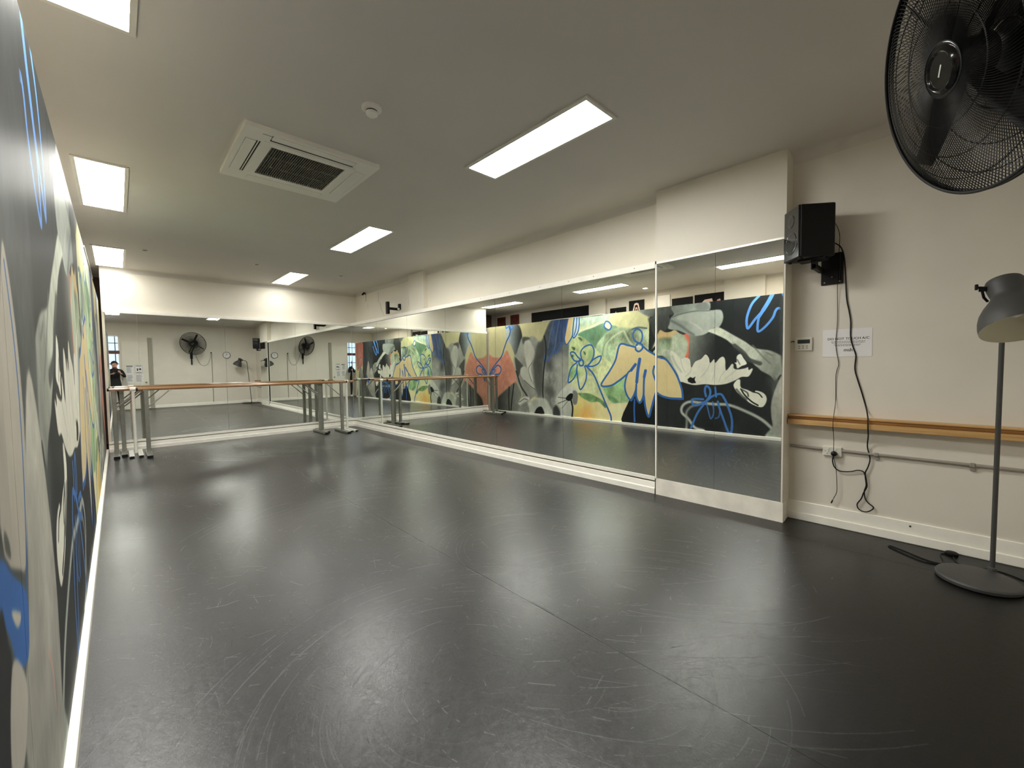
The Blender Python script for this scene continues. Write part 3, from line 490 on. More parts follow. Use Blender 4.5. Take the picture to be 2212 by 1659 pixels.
def paint(ops, y0, y1, z0, z1, S, base):
    """Rasterises the mural: polygons and brush strokes given in centimetres on the wall."""
    import numpy as np
    W, H = int((y1-y0)*S), int((z1-z0)*S)
    rng = np.random.RandomState(4)
    def blur(a, r):
        r = int(round(r))
        if r < 1: return a
        for ax in (0, 1):
            for _ in range(2):
                p = np.pad(a, [(r+1, r) if i == ax else (0, 0) for i in (0, 1)], mode='edge')
                c = np.cumsum(p, axis=ax, dtype=np.float64)
                n = a.shape[ax]
                hi = np.take(c, range(2*r+1, 2*r+1+n), axis=ax); lo = np.take(c, range(0, n), axis=ax)
                a = (hi-lo)/(2*r+1)
        return a.astype(np.float32)
    def resize(a, h, w):
        ys = np.linspace(0, a.shape[0]-1.001, h); xs = np.linspace(0, a.shape[1]-1.001, w)
        yi = ys.astype(int); xi = xs.astype(int); fy = (ys-yi)[:, None]; fx = (xs-xi)[None]
        fy = fy*fy*(3-2*fy); fx = fx*fx*(3-2*fx)
        a00 = a[yi][:, xi]; a01 = a[yi][:, xi+1]; a10 = a[yi+1][:, xi]; a11 = a[yi+1][:, xi+1]
        return ((a00*(1-fx)+a01*fx)*(1-fy)+(a10*(1-fx)+a11*fx)*fy).astype(np.float32)
    nz = np.zeros((H, W), np.float32); am = 0.5
    for c in (60, 28, 13, 6, 3):                       # brush texture, slightly upright
        nz += am*resize(rng.rand(max(3, int(H/S/c))+2, max(3, int(W/S/c*1.7))+2).astype(np.float32)*2-1, H, W); am *= .72
    img = np.ones((H, W, 3), np.float32)*np.array(base, np.float32)
    img *= (1+.05*nz)[..., None]
    def spline(p, closed, n=6):
        p = np.array(p, float)
        if len(p) < 3: return p
        q = np.vstack([p[-1], p, p[0], p[1]]) if closed else np.vstack([2*p[0]-p[1], p, 2*p[-1]-p[-2]])
        out = []
        for i in range(len(q)-3):
            a, b, c, d = q[i:i+4]
            for t in np.arange(n)/n:
                out.append(.5*(2*b+(c-a)*t+(2*a-5*b+4*c-d)*t*t+(3*b-a-3*c+d)*t**3)*1.0)
        if not closed: out.append(q[-2])
        return np.array(out)
    def px(p): return np.stack([(p[:, 0]-y0)*S, (p[:, 1]-z0)*S], 1)
    for k, op in enumerate(ops):
        if op[0] == 'p':
            _, pts, col, g, soft, tex, sm = op
            P = px(spline(pts, True, 4) if sm else np.array(pts, float))
            ssc = soft*.45*(5.43+.00727*np.mean([q[0] for q in pts]))/9.01*S
            m = int(3*ssc)+3
            xa, xb = int(max(0, P[:, 0].min()-m)), int(min(W, P[:, 0].max()+m)); ya, yb = int(max(0, P[:, 1].min()-m)), int(min(H, P[:, 1].max()+m))
            if xb-xa < 2 or yb-ya < 2: continue
            X = np.arange(xa, xb)+.5; Y = np.arange(ya, yb)+.5
            cov = np.zeros((yb-ya, xb-xa), np.float32)
            for sub in (-.25, .25):
                ins = np.zeros(cov.shape, bool)
                for (ax_, ay_), (bx_, by_) in zip(P, np.roll(P, -1, 0)):
                    if ay_ == by_: continue
                    r = np.nonzero((ay_ > Y+sub) != (by_ > Y+sub))[0]
                    if len(r) == 0: continue
                    xc = ax_+(Y[r]+sub-ay_)*(bx_-ax_)/(by_-ay_)
                    ins[r] ^= (X[None] < xc[:, None])
                cov += ins*.5
            cov = blur(cov, max(ssc, .6))
            c = np.array(col, np.float32)[None, None]
            if g:
                c2, pa, pb = g; pa = px(np.array([pa], float))[0]; pb = px(np.array([pb], float))[0]; d = pb-pa
                t = np.clip(((X[None]-pa[0])*d[0]+(Y[:, None]-pa[1])*d[1])/(d@d), 0, 1)[..., None]
                c = c*(1-t)+np.array(c2, np.float32)*t
            sh = (k*97) % 400
            n = np.roll(nz, sh, 1)[ya:yb, xa:xb, None]
            c = c*(1+tex*1.5*n)
            al = cov[..., None]
            img[ya:yb, xa:xb] = img[ya:yb, xa:xb]*(1-al)+c*al
        else:
            _, pts, w, col, soft, alpha = op
            P = px(spline(pts, False))
            sc = (5.43+.00727*np.mean([q[0] for q in pts]))/9.01*S
            hw = w*.5*sc; so = max(soft*sc*.8, .8); m = hw+so+2
            xa, xb = int(max(0, P[:, 0].min()-m)), int(min(W, P[:, 0].max()+m)); ya, yb = int(max(0, P[:, 1].min()-m)), int(min(H, P[:, 1].max()+m))
            if xb-xa < 2 or yb-ya < 2: continue
            D = np.full((yb-ya, xb-xa), 1e6, np.float32)
            for a, b in zip(P[:-1], P[1:]):
                x0_, x1_ = int(max(xa, min(a[0], b[0])-m)), int(min(xb, max(a[0], b[0])+m+1)); q0, q1 = int(max(ya, min(a[1], b[1])-m)), int(min(yb, max(a[1], b[1])+m+1))
                if x1_ <= x0_ or q1 <= q0: continue
                X = np.arange(x0_, x1_)[None]+.5-a[0]; Y = np.arange(q0, q1)[:, None]+.5-a[1]; d = b-a; L2 = max(d@d, 1e-6)
                t = np.clip((X*d[0]+Y*d[1])/L2, 0, 1)
                s = D[q0-ya:q1-ya, x0_-xa:x1_-xa]; np.minimum(s, np.hypot(X-t*d[0], Y-t*d[1]), out=s)
            al = (np.clip((hw+so*.5-D)/so, 0, 1)*alpha)[..., None]
            al = al*al*(3-2*al) if soft > 2 else al
            c = np.array(col, np.float32)*(1+.06*nz[ya:yb, xa:xb, None])
            img[ya:yb, xa:xb] = img[ya:yb, xa:xb]*(1-al)+c*al
    return np.clip(img, 0, 255)

mur = np.clip(22+(paint(OPS, 20, 928, 5, 242, 3, (206, 200, 160))-36)*1.2, 6, 246)/255.0
mim = np_image('mural_paint', mur, True)
mm = bpy.data.materials.new('mural_paint'); mm.use_nodes = True; nt = mm.node_tree; b = nt.nodes['Principled BSDF']
geo = nt.nodes.new('ShaderNodeNewGeometry'); sx = nt.nodes.new('ShaderNodeSeparateXYZ'); cx_ = nt.nodes.new('ShaderNodeCombineXYZ'); nt.links.new(geo.outputs['Position'], sx.inputs[0])
for o_, i_, a_, s_ in ((1, 0, .20, 9.08), (2, 1, .05, 2.37)):
    q = nt.nodes.new('ShaderNodeMath'); q.operation = 'MULTIPLY_ADD'; q.inputs[1].default_value = 1/s_; q.inputs[2].default_value = -a_/s_; nt.links.new(sx.outputs[o_], q.inputs[0]); nt.links.new(q.outputs[0], cx_.inputs[i_])
tx = nt.nodes.new('ShaderNodeTexImage'); tx.image = mim; tx.extension = 'EXTEND'; tx.interpolation = 'Cubic'; nt.links.new(cx_.outputs[0], tx.inputs[0])
nt.links.new(tx.outputs['Color'], b.inputs['Base Color']); b.inputs['Roughness'].default_value = .5; b.inputs['Specular IOR Level'].default_value = .32
tn = nt.nodes.new('ShaderNodeTexNoise'); tn.inputs['Scale'].default_value = 22; tn.inputs['Detail'].default_value = 6; nt.links.new(geo.outputs['Position'], tn.inputs['Vector'])
bp = nt.nodes.new('ShaderNodeBump'); bp.inputs['Strength'].default_value = .18; bp.inputs['Distance'].default_value = .002; nt.links.new(tn.outputs['Fac'], bp.inputs['Height']); nt.links.new(bp.outputs['Normal'], b.inputs['Normal'])
mural = thing('mural', (WP, (YM0+YM1)/2, 0), 'long mural of grey flowers, green hills and blue line drawings on the low partition', 'mural')
edges = [YM0, 1.42, 2.62, 3.82, 5.02, 6.22, 7.42, 8.62, YM1]
for a, b_ in zip(edges[:-1], edges[1:]):
    MB().box((WP-.012, a+.0012, .05), (WP, b_-.0012, ZM)).build('mural_panel', mm, mural)
MB().box((WP-.10, 5.35, ZM), (WP+.006, 7.15, ZM+.012)).build('capping_strip', M['white'], mural, False)
struct(MB().bbox((WP-.005, YM0-.02, 0), (-.147, L_+.02, .05), .003).build('baseboard_left', M['white']))
struct(MB().box((-.32, YM0-.03, .0), (WP+.004, YM0-.02, ZM)).build('trim_9', M['white']))

# ------------------------------------------------------------------ mirrors
ZB, ZT = .168, 2.237
def XG(y): return 3.866-.0048*(y-5)
ordn = ['first', 'second', 'third', 'fourth', 'fifth', 'sixth']
def mirror_panel(lab, corners, n, back=.006):
    """corners: bottom-left, bottom-right, top-right, top-left of the glass face; n: towards the room"""
    t = thing('mirror_panel', (Vector(corners[0])+Vector(corners[1]))/2, lab, 'mirror', 'wall mirror panels')
    c = [Vector(p) for p in corners]; n = Vector(n); v = c+[p-n*back for p in c]
    MB().add(c, [(0, 1, 2, 3)]).build('silvered_glass', M['mirror'], t)
    MB().add(v, [(4, 7, 6, 5), (0, 4, 5, 1), (1, 5, 6, 2), (2, 6, 7, 3), (3, 7, 4, 0)]).build('glass_edge', M['glassedge'], t)
    return t
g = .0016
# backing boards show as fine pale lines between the panes
struct(MB().box((-.12, L_+.007, .15), (3.86, L_+.035, 2.26)).build('trim_10', M['white']))
bk = MB(); bk.add([(XG(YE)+.008, YE, .15), (XG(L_)+.008, L_+.03, .15), (3.99, L_+.03, .15), (3.99, YE, .15), (XG(YE)+.008, YE, 2.26), (XG(L_)+.008, L_+.03, 2.26), (3.99, L_+.03, 2.26), (3.99, YE, 2.26)],
    [(0, 3, 2, 1), (4, 5, 6, 7), (0, 1, 5, 4), (1, 2, 6, 5), (2, 3, 7, 6), (3, 0, 4, 7)]); struct(bk.build('trim_11', M['white']))
xs = [-.115, .27, 1.475, 2.68, 3.842]
for i in range(4):
    a, b_ = xs[i]+g, xs[i+1]-g
    mirror_panel(['narrow mirror pane at the left edge of the end wall', 'end wall mirror pane second from the left, reflecting the fan', 'end wall mirror pane third from the left, behind the middle of the barres', 'end wall mirror pane next to the room corner'][i],
                 [(a, L_, ZB-.02), (b_, L_, ZB-.02), (b_, L_, ZT+.01), (a, L_, ZT+.01)], (0, -1, 0))
ys = [L_-.004, 8.05, 6.84, 5.63, 4.42, 3.216, YE+.012]
for i in range(6):
    a, b_ = ys[i]-g, ys[i+1]+g
    mirror_panel('%s right wall mirror pane counted from the far room corner' % ordn[i], [(XG(a), a, ZB-.02), (XG(b_), b_, ZB-.02), (XG(b_), b_, ZT+.01), (XG(a), a, ZT+.01)], (-1, -.0048, 0))
for i, (a, b_) in enumerate(((YE-.012, 1.4585), (1.4575, YN+.012))):
    a -= 0; mirror_panel(['mirror pane on the near pier beside the stepped joint', 'mirror pane on the near pier next to the black loudspeaker'][i], [(XP(a), a, .15), (XP(b_+.001), b_+.001, .15), (XP(b_+.001), b_+.001, 2.275), (XP(a), a, 2.275)], (-1, -.0069, 0))
# mirror trims
T = MB().bbox((-.13, L_-.022, ZT), (3.85, L_+.02, ZT+.058), .004); struct(T.build('trim_12', M['white']))
T = MB(); k = [(XG(YE)-.020, YE+.012), (XG(L_)-.020, L_-.02), (3.99, L_-.02), (3.99, YE+.012)]
T.add([(x, y, ZT) for x, y in k]+[(x, y, ZT+.06) for x, y in k], [(0, 3, 2, 1), (4, 5, 6, 7), (0, 1, 5, 4), (1, 2, 6, 5), (2, 3, 7, 6), (3, 0, 4, 7)]); t13 = struct(T.build('trim_13', M['white']))
for y in (2.25, 2.75, 3.1, 3.55, 4.1, 4.7): MB().lathe([(.006, 0), (.005, .002), (.001, .0025)], Matrix.Translation((XG(y)-.020, y, ZT+.034)) @ Matrix.Rotation(-PI/2, 4, 'Y'), 10).build('screw_head', M['conduit'], t13)
struct(MB().box((XP(1.5)-.012, YN+.004, 2.268), (XP(1.5)+.012, YE-.01, 2.283)).build('trim_14', M['alu']))
struct(MB().box((XP(YE)-.010, YE-.011, .16), (XP(YE)+.02, YE+.001, 2.268)).build('trim_15', M['white']))
struct(MB().box((XG(YE)-.018, YE+.002, .0), (XG(YE)+.02, YE+.011, 2.30)).build('trim_16', M['black']))
struct(MB().box((XP(YN)-.002, YN-.001, .16), (XP(YN)+.02, YN+.0105, 2.268)).build('trim_17', M['wall']))
# skirtings under the mirrors: a flat strip, a shadow gap and a sloping foot
def skirting(name, p0, p1, n, m):
    a, b_ = Vector(p0), Vector(p1); n = Vector(n)
    o = None
    for nm, prof in (('upper_strip', [(-.02, .131), (.012, .131), (.012, ZB), (-.02, ZB)]), ('foot', [(.0, 0), (.028, 0), (.028, .052), (.020, .062), (.014, .112), (-.004, .116), (-.004, .0)])):
        v = [p+n*d+Vector((0, 0, z)) for p in (a, b_) for d, z in prof]; k = len(prof)
        f = [(i, (i+1) % k, k+(i+1) % k, k+i) for i in range(k)]+[tuple(range(k)), tuple(range(2*k-1, k-1, -1))]
        q = MB().add(v, f)
        if o is None: o = struct(q.build(name, m))
        else: q.build(nm, m, o)
    return o
skirting('baseboard_far', (-.14, L_, 0), (3.86, L_, 0), (0, -1, 0), M['white'])
skirting('baseboard_right', (XG(L_), L_, 0), (XG(YE)+.004, YE+.012, 0), (-1, 0, 0), M['white'])
q = MB(); k = [(XP(YN)-.004, YN-.006), (XP(YE)-.004, YE-.002), (3.95, YE-.002), (3.95, YN-.006)]
q.add([(x, y, 0) for x, y in k]+[(x, y, .162) for x, y in k], [(0, 3, 2, 1), (4, 5, 6, 7), (0, 1, 5, 4), (1, 2, 6, 5), (2, 3, 7, 6), (3, 0, 4, 7)]); struct(q.build('baseboard_pier', M['scuffed']))
q = MB().bbox((RS-.022, RE, 0), (RS+.01, YN, .066), .006).build('baseboard_near', M['white']); struct(q)
MB().bbox((RS-.012, RE, .066), (RS+.01, YN, .152), .003).build('upper_board', M['white'], q)
MB().lathe([(.007, 0), (.006, .004), (.002, .006)], Matrix.Translation((RS-.012, .185, .123)) @ Matrix.Rotation(-PI/2, 4, 'Y'), 10).build('cable_hole', M['dark'], q)
struct(MB().bbox((.92, RE-.01, 0), (RS, RE+.016, .10), .004).build('baseboard_rear', M['white']))

# ------------------------------------------------------------------ ceiling fittings
def ceiling_light(x0, x1, y0, y1, lab, tube):
    t = thing('ceiling_light', ((x0+x1)/2, (y0+y1)/2, H), lab, 'ceiling light', 'recessed light panels')
    f = MB(); z0, z1 = H-.010, H+.02; e = .026
    f.box((x0-e, y0-e, z0), (x1+e, y0, z1)).box((x0-e, y1, z0), (x1+e, y1+e, z1)).box((x0-e, y0, z0), (x0, y1, z1)).box((x1, y0, z0), (x1+e, y1, z1))
    f.build('frame', M['plastic'], t)
    MB().box((x0, y0, H-.004), (x1, y1, H+.002)).build('diffuser', M['light'][tube], t)
    return t
ceiling_light(2.205, 2.495, 1.62, 2.82, 'long light panel in the right row nearest the camera', 'near')
ceiling_light(2.225, 2.515, 4.76, 6.00, 'middle light panel of the right row', 'middle')
ceiling_light(2.235, 2.525, 7.88, 9.06, 'far light panel of the right row above the barres', 'far')
ceiling_light(-.178, .108, 1.60, 2.81, 'light panel cut by the top edge above the mural', 'near')
ceiling_light(-.175, .112, 4.70, 5.965, 'middle light panel of the left row above the mural', 'middle')
ceiling_light(-.172, .130, 7.82, 9.19, 'far light panel of the left row at the bulkhead', 'far')
ac = thing('air_conditioner', (1.16, 3.76, H), 'square white ceiling cassette air conditioner with a dark slatted centre grille', 'air conditioner')
ax, ay, hw = 1.162, 3.755, .475; p = MB(); gi = .33
zc = H-.032
def ring(o0, o1, z0, z1):
    m = MB(); m.box((ax-o1, ay-o1, z0), (ax+o1, ay-o0, z1)).box((ax-o1, ay+o0, z0), (ax+o1, ay+o1, z1)).box((ax-o1, ay-o0, z0), (ax-o0, ay+o0, z1)).box((ax+o0, ay-o0, z0), (ax+o1, ay+o0, z1)); return m
ring(.44, hw, zc, H).build('outer_rim', M['acp'], ac)
ring(gi, .345, zc, H).build('inner_rim', M['acp'], ac)
for k in range(4):                                     # four sides: corner plate, outlet slot, flap
    R = Matrix.Translation((ax, ay, 0)) @ Matrix.Rotation(k*PI/2, 4, 'Z')
    MB().box((-.44, .345, zc), (-.30, .44, H), R).build('corner_plate', M['acp'], ac)
    MB().box((.30, .345, zc), (.345, .44, H), R).build('corner_plate', M['acp'], ac)
    if k in (1, 2):                                    # open outlets: a near-flush dark block stands for the shade inside
        MB().box((-.30, .345, zc+.003), (.30, .40, H), R).build('outlet', M['dark'], ac)
        MB().bbox((-.295, .372, zc-.004), (.295, .437, zc+.006), .002, R).build('flap', M['acp'], ac)
        if k == 1: MB().box((-.295, .356, zc-.001), (.295, .362, zc+.006), R).build('vane', M['acp'], ac)
    else:
        MB().box((-.30, .345, zc+.012), (.30, .44, H), R).build('outlet', M['dark'], ac)
        MB().bbox((-.297, .348, zc-.002), (.297, .437, zc+.006), .002, R).build('flap', M['acp'], ac)
ring(.27, gi, zc-.004, zc+.01).build('grille_frame', M['acp'], ac)
MB().box((ax-.27, ay-.27, zc+.02), (ax+.27, ay+.27, zc+.024)).build('filter', M['dark'], ac)
s = MB()
for i in range(34):
    x = ax-.262+.524*i/33; s.box((x-.0022, ay-.27, zc-.002), (x+.0022, ay+.27, zc+.014))
for y in (-.09, .09): s.box((ax-.27, ay+y-.003, zc-.001), (ax+.27, ay+y+.003, zc+.012))
tag(s.build('grille_slats', mat('grille_grey', (112, 110, 100), .5), ac), kind='stuff')
MB().box((ax-.36, ay-.425, zc-.0006), (ax-.25, ay-.420, zc+.001)).build('indicator_strip', M['dark'], ac)
sd = thing('smoke_detector', (1.253, 2.60, H), 'round white smoke detector on the ceiling', 'smoke detector')
MB().lathe([(.062, 0), (.062, -.012), (.05, -.02), (.034, -.022)], Matrix.Translation((1.253, 2.60, H)), 32).build('base', M['acp'], sd, True)
MB().lathe([(.034, -.020), (.034, -.032)], Matrix.Translation((1.253, 2.60, H)), 24).build('vent_gap', M['dark'], sd)
MB().lathe([(.036, -.030), (.036, -.046), (.024, -.056), (.008, -.058)], Matrix.Translation((1.253, 2.60, H)), 24).build('head', M['acp'], sd, True)
for i, (x, y, lab) in enumerate(((.345, 7.70, 'small round unlit downlight nearest the left light row'), (1.681, 7.64, 'small round unlit downlight in the middle of the ceiling'), (3.012, 7.645, 'small round unlit downlight towards the right wall'))):
    d = thing('downlight', (x, y, H), lab, 'downlight', 'unlit downlights')
    MB().lathe([(.058, -.001), (.058, -.006), (.036, -.008), (.034, -.001)], Matrix.Translation((x, y, H)), 28, False, False).build('trim_ring', M['plastic'], d, True)
    MB().lathe([(.034, -.002), (.001, -.0021)], Matrix.Translation((x, y, H)), 20, False, True).build('lens', M['dark'], d)
for x, y, lab in ((-.79, 4.66, 'warm glowing downlight behind the partition beside the posters'), (-.79, 1.9, 'warm glowing downlight behind the partition near the rear')):
    d = thing('downlight', (x, y, H), lab, 'downlight')
    MB().lathe([(.062, -.001), (.062, -.007), (.048, -.008), (.046, -.001)], Matrix.Translation((x, y, H)), 28, False, False).build('trim_ring', M['plastic'], d, True)
    MB().lathe([(.046, -.003), (.001, -.0031)], Matrix.Translation((x, y, H)), 20, False, True).build('lamp', M['warm'], d)

# ------------------------------------------------------------------ ballet barres in front of the end mirrors
def barre(y, xl, xr, x0, x1, z, lab, white=False):
    t = thing('ballet_barre', ((xl+xr)/2, y, 0), lab, 'ballet barre', 'freestanding ballet barres')
    m = M['postwhite'] if white else M['steel']; r = .0225
    for s, x in ((1, xl), (-1, xr)):
        if white:
            MB().tube([(x, y, .03), (x, y, z-.03)], .021, 14).build('post', m, t, True)
            MB().lathe([(.033, -.035), (.033, .035)], Matrix.Translation((x, y, z)) @ Matrix.Rotation(PI/2, 4, 'Y'), 18).build('clamp', m, t, True)
            for dx in (-.052, .052):
                fo = MB().bbox((x+dx-.03, y-.34, .002), (x+dx+.03, y+.34, .034), .004).build('foot', m, t)
                for sy in (-1, 1): MB().box((x+dx-.028, y+sy*.341-.003, .003), (x+dx+.028, y+sy*.341+.003, .032)).build('end_cap', M['black'], fo)
        else:
            MB().bbox((x-.026, y-.026, .0), (x+.026, y+.026, z-.02), .004).build('post', m, t)
            MB().box((x-.034, y-.03, z-.034), (x+.034, y+.03, z-.012)).build('saddle', m, t)
            fo = MB().bbox((x-.036, y-.34, .004), (x+.036, y+.34, .042), .004).build('foot', m, t)
            for sy in (-1, 1): MB().box((x-.034, y+sy*.341-.003, .002), (x+.034, y+sy*.341+.003, .040)).build('end_cap', M['black'], fo)
            MB().tube([(x+s*.024, y, z-.27), (x+s*.05, y, z-.25), (x+s*.27, y, z-.035), (x+s*.30, y, z-.02)], .010, 8).build('brace', m, t, True)
    MB().tube([(x0, y, z), (x1, y, z)], r, 18).build('pole', M['polewood'], t, True)
    if not white:
        for x in (x0, x1): MB().lathe([(r+.001, -.012), (r+.001, .012)], Matrix.Translation((x, y, z)) @ Matrix.Rotation(PI/2, 4, 'Y'), 18).build('pole_cap', M['black'], t, True)
    return t
barre(8.93, .034, 3.03, -.06, 3.3, 1.020, 'grey steel barre closest to the end wall mirror')
barre(8.80, -.052, 2.952, -.115, 3.2, 1.020, 'grey steel barre whose left post stands against the mural')
barre(8.70, .163, 3.46, -.035, 3.615, 1.022, 'white barre with round clamps and paired white feet', True)
barre(8.53, .309, 3.29, .205, 3.40, 1.022, 'grey steel barre standing foremost of the row')

# ------------------------------------------------------------------ right wall: bracket, camera
br = thing('speaker_bracket', (3.985, 7.3, 2.42), 'empty black speaker bracket high on the right wall before the pilaster', 'bracket')
MB().bbox((3.95, 7.27, 2.40), (3.986, 7.33, 2.51), .003).build('wall_plate', M['blackm'], br)
MB().bbox((3.74, 7.28, 2.385), (3.96, 7.32, 2.43), .004).build('arm', M['blackm'], br)
MB().bbox((3.70, 7.265, 2.305), (3.75, 7.335, 2.53), .005).build('speaker_plate', M['blackm'], br)
MB().lathe([(.02, 0), (.022, .01), (.016, .03)], Matrix.Translation((3.93, 7.28, 2.408)) @ Matrix.Rotation(PI/2, 4, 'X'), 14).build('clamp_knob', M['plastic'], br, True)
ca = thing('security_camera', (3.985, 8.80, 2.90), 'tiny black security camera in the far ceiling corner', 'camera')
MB().lathe([(.018, 0), (.020, .02), (.020, .07), (.014, .085)], Matrix.Translation((3.96, 8.82, 2.925)) @ Euler((.4, -2.3, 0)).to_matrix().to_4x4(), 16).build('body', M['black'], ca, True)
MB().tube(spline([(3.975, 8.80, 2.91), (3.982, 8.79, 2.87), (3.983, 8.80, 2.80), (3.984, 8.79, 2.74)]), .003, 6).build('cable', M['black'], ca, True)
MB().box((3.975, 8.79, 2.89), (3.986, 8.83, 2.94)).build('mount', M['black'], ca)
# hairline cracks in the old plaster
def crack(pts, wd, wall):
    v = []; f = []
    for i, (y, z, k) in enumerate(pts): v += [(3.9846, y-wd*k, z), (3.9846, y+wd*k, z)]
    for i in range(len(pts)-1): f.append((2*i, 2*i+1, 2*i+3, 2*i+2))
    MB().add(v, f).build('plaster_crack', M['conduit'], wall)
crack([(8.20, 2.86, .4), (8.19, 2.76, 1), (8.20, 2.66, .8), (8.12, 2.61, 1), (8.09, 2.50, 1.4), (8.02, 2.42, 1), (8.0, 2.34, .3)], .006, wr)
crack([(8.72, 2.70, .4), (8.71, 2.62, 1), (8.70, 2.55, .3)], .005, wr)
crack([(6.98, 2.62, .3), (6.97, 2.50, 1), (6.975, 2.42, .4)], .004, wr)

# ------------------------------------------------------------------ near right wall
th_, w_, d_, z0_, h_ = .671, .217, .247, 2.066, .385
sp = thing('loudspeaker', (3.823, .769, z0_), 'black loudspeaker box on a wall bracket beside the mirrored pier', 'speaker')
R = Matrix.Translation((3.823, .769, z0_)) @ Matrix.Rotation(th_, 4, 'Z')
MB().bbox((-w_/2, -d_/2, 0), (w_/2, d_/2-.012, h_), .012, R, 3).build('cabinet', M['black'], sp)
MB().bbox((-w_/2+.002, d_/2-.014, .002), (w_/2-.002, d_/2, h_-.002), .006, R).build('front_baffle', M['glossblack'], sp)
c1 = MB().lathe([(.082, 0), (.080, .0015), (.070, .0012), (.05, .0006), (.022, .0004), (.008, .001)], R @ Matrix.Translation((0, d_/2+.0005, .125)) @ Matrix.Rotation(-PI/2, 4, 'X'), 32).build('woofer', M['glossblack'], sp, True)
c2 = MB().lathe([(.048, 0), (.046, .0015), (.030, .0008), (.014, .0005), (.004, .001)], R @ Matrix.Translation((0, d_/2+.0005, .29)) @ Matrix.Rotation(-PI/2, 4, 'X'), 28).build('tweeter', M['glossblack'], sp, True)
for a, b_ in ((-.08, -.09), (.08, -.09), (-.08, .09), (.08, .09)): MB().lathe([(.012, -.008), (.012, 0)], R @ Matrix.Translation((a, b_, 0)), 12).build('rubber_foot', M['blackm'], sp)
sb = thing('speaker_wall_mount', (RS, .66, 2.0), 'black steel wall plate and arm holding the loudspeaker', 'wall mount')
wp = MB().bbox((RS-.012, .590, 1.894), (RS+.001, .728, 2.132), .002).build('wall_plate', M['blackm'], sb)
for y, z in ((.612, 1.912), (.706, 1.912), (.66, 1.95), (.612, 2.11), (.706, 2.11)): MB().lathe([(.006, 0), (.005, .003), (.001, .004)], Matrix.Translation((RS-.012, y, z)) @ Matrix.Rotation(-PI/2, 4, 'Y'), 10).build('screw_head', M['conduit'], wp)
MB().bbox((3.80, .715, 1.992), (RS-.01, .745, 2.028), .003).build('arm', M['blackm'], sb)
MB().bbox((3.80, .712, 1.99), (3.845, .75, 2.066), .004).build('post', M['blackm'], sb)
MB().bbox((3.77, .66, 2.054), (3.90, .83, 2.0655), .003).build('top_plate', M['blackm'], sb)
MB().tube([(RS-.02, .61, 1.92), (RS-.02, .61, 2.12)], .006, 8).build('hinge_pin', M['blackm'], sb, True)
ths = thing('thermostat', (RS, .838, 1.38), 'small white wall controller with grey display beside the pier', 'thermostat')
MB().bbox((RS-.018, .778, 1.388), (RS+.001, .897, 1.497), .004).build('body', M['plastic'], ths)
MB().box((RS-.0187, .792, 1.446), (RS-.0178, .876, 1.478)).build('display', M['screen'], ths)
for i in range(3):
    for j in range(2): MB().bbox((RS-.0195, .806+i*.026, 1.406+j*.016), (RS-.0175, .818+i*.026, 1.414+j*.016), .0008).build('button', M['conduit'], ths)
MB().tube([(RS-.004, .925, 1.463), (RS-.006, .91, 1.468), (RS-.004, .898, 1.46)], .0035, 8).build('lead', M['black'], ths, True)
sg = thing('notice_sign', (RS, .562, 1.33), 'white paper sign reading DO NOT TOUCH A/C taped to the wall', 'sign')
MB().box((RS-.0025, .414, 1.334), (RS-.0005, .712, 1.545)).build('paper_sheet', M['paper'], sg)
def wall_text(txt, size, y, z, parent, name='lettering', sx=1.0, m=None):
    v, f = text_mesh(txt, size); T_ = Matrix(((0, 0, -1, RS-.0027), (-1, 0, 0, y), (0, 1, 0, z), (0, 0, 0, 1)))
    return MB().add([T_ @ Vector((p.x*sx, p.y, p.z)) for p in v], f).build(name, m or M['ink'], parent)
wall_text('DO NOT TOUCH A/C', .0255, .556, 1.471, sg, sx=1.0); wall_text('DO NOT TOUCH A/C', .0255, .5554, 1.471, sg, sx=1.0)
for i, (a, wd) in enumerate(((1.448, .205), (1.438, .196), (1.424, .17), (1.416, .15))):
    q = MB(); rs = np.random.RandomState(i); y = .556+wd/2
    while y > .556-wd/2+.006:
        l = rs.uniform(.006, .018); q.box((RS-.0030, max(y-l, .556-wd/2), a), (RS-.0026, y, a+.0042)); y -= l+.003
    q.build('small_print', M['inkgrey'], sg)
wall_text('msh', .036, .553, 1.385, sg, 'logo', .92); wall_text('msh', .036, .5522, 1.385, sg, 'logo', .92)
rl = thing('wall_rail', (RS, .17, .83), 'flat pine rail running along the wall below the sign', 'rail')
MB().bbox((RS-.085, RE, .796), (RS+.001, YN-.004, .836), .003).build('board', M['railwood'], rl)
MB().bbox((RS-.068, RE, .836), (RS+.001, YN-.004, .860), .003).build('groove_board', M['railedge'], rl)
MB().bbox((RS-.074, RE, .860), (RS+.001, YN-.004, .874), .003).build('top_strip', M['railwood'], rl)
cd = thing('cable_conduit', (RS, .2, .61), 'thin grey conduit clipped along the wall under the pine rail', 'conduit')
for a, b_ in ((RE, .575), (.697, YN-.01)): MB().tube([(RS-.013, a, .608), (RS-.013, b_, .608)], .011, 12).build('pipe', M['conduit'], cd, True)
for y in (.375, -.10):
    MB().bbox((RS-.027, y-.012, .596), (RS+.001, y+.012, .622), .004).build('saddle_clip', M['conduit'], cd)
    MB().bbox((RS-.012, y-.016, .568), (RS+.001, y+.010, .596), .003).build('clip_tab', M['conduit'], cd)
pt = thing('power_outlet', (RS, .637, .59), 'white double power outlet on the wall with one black plug', 'outlet')
MB().bbox((RS-.020, .577, .560), (RS+.001, .697, .634), .004).build('face_plate', M['plastic'], pt)
for y in (.660, .612):
    MB().bbox((RS-.024, y-.006, .610), (RS-.019, y+.006, .622), .0015).build('switch', M['plastic'], pt)
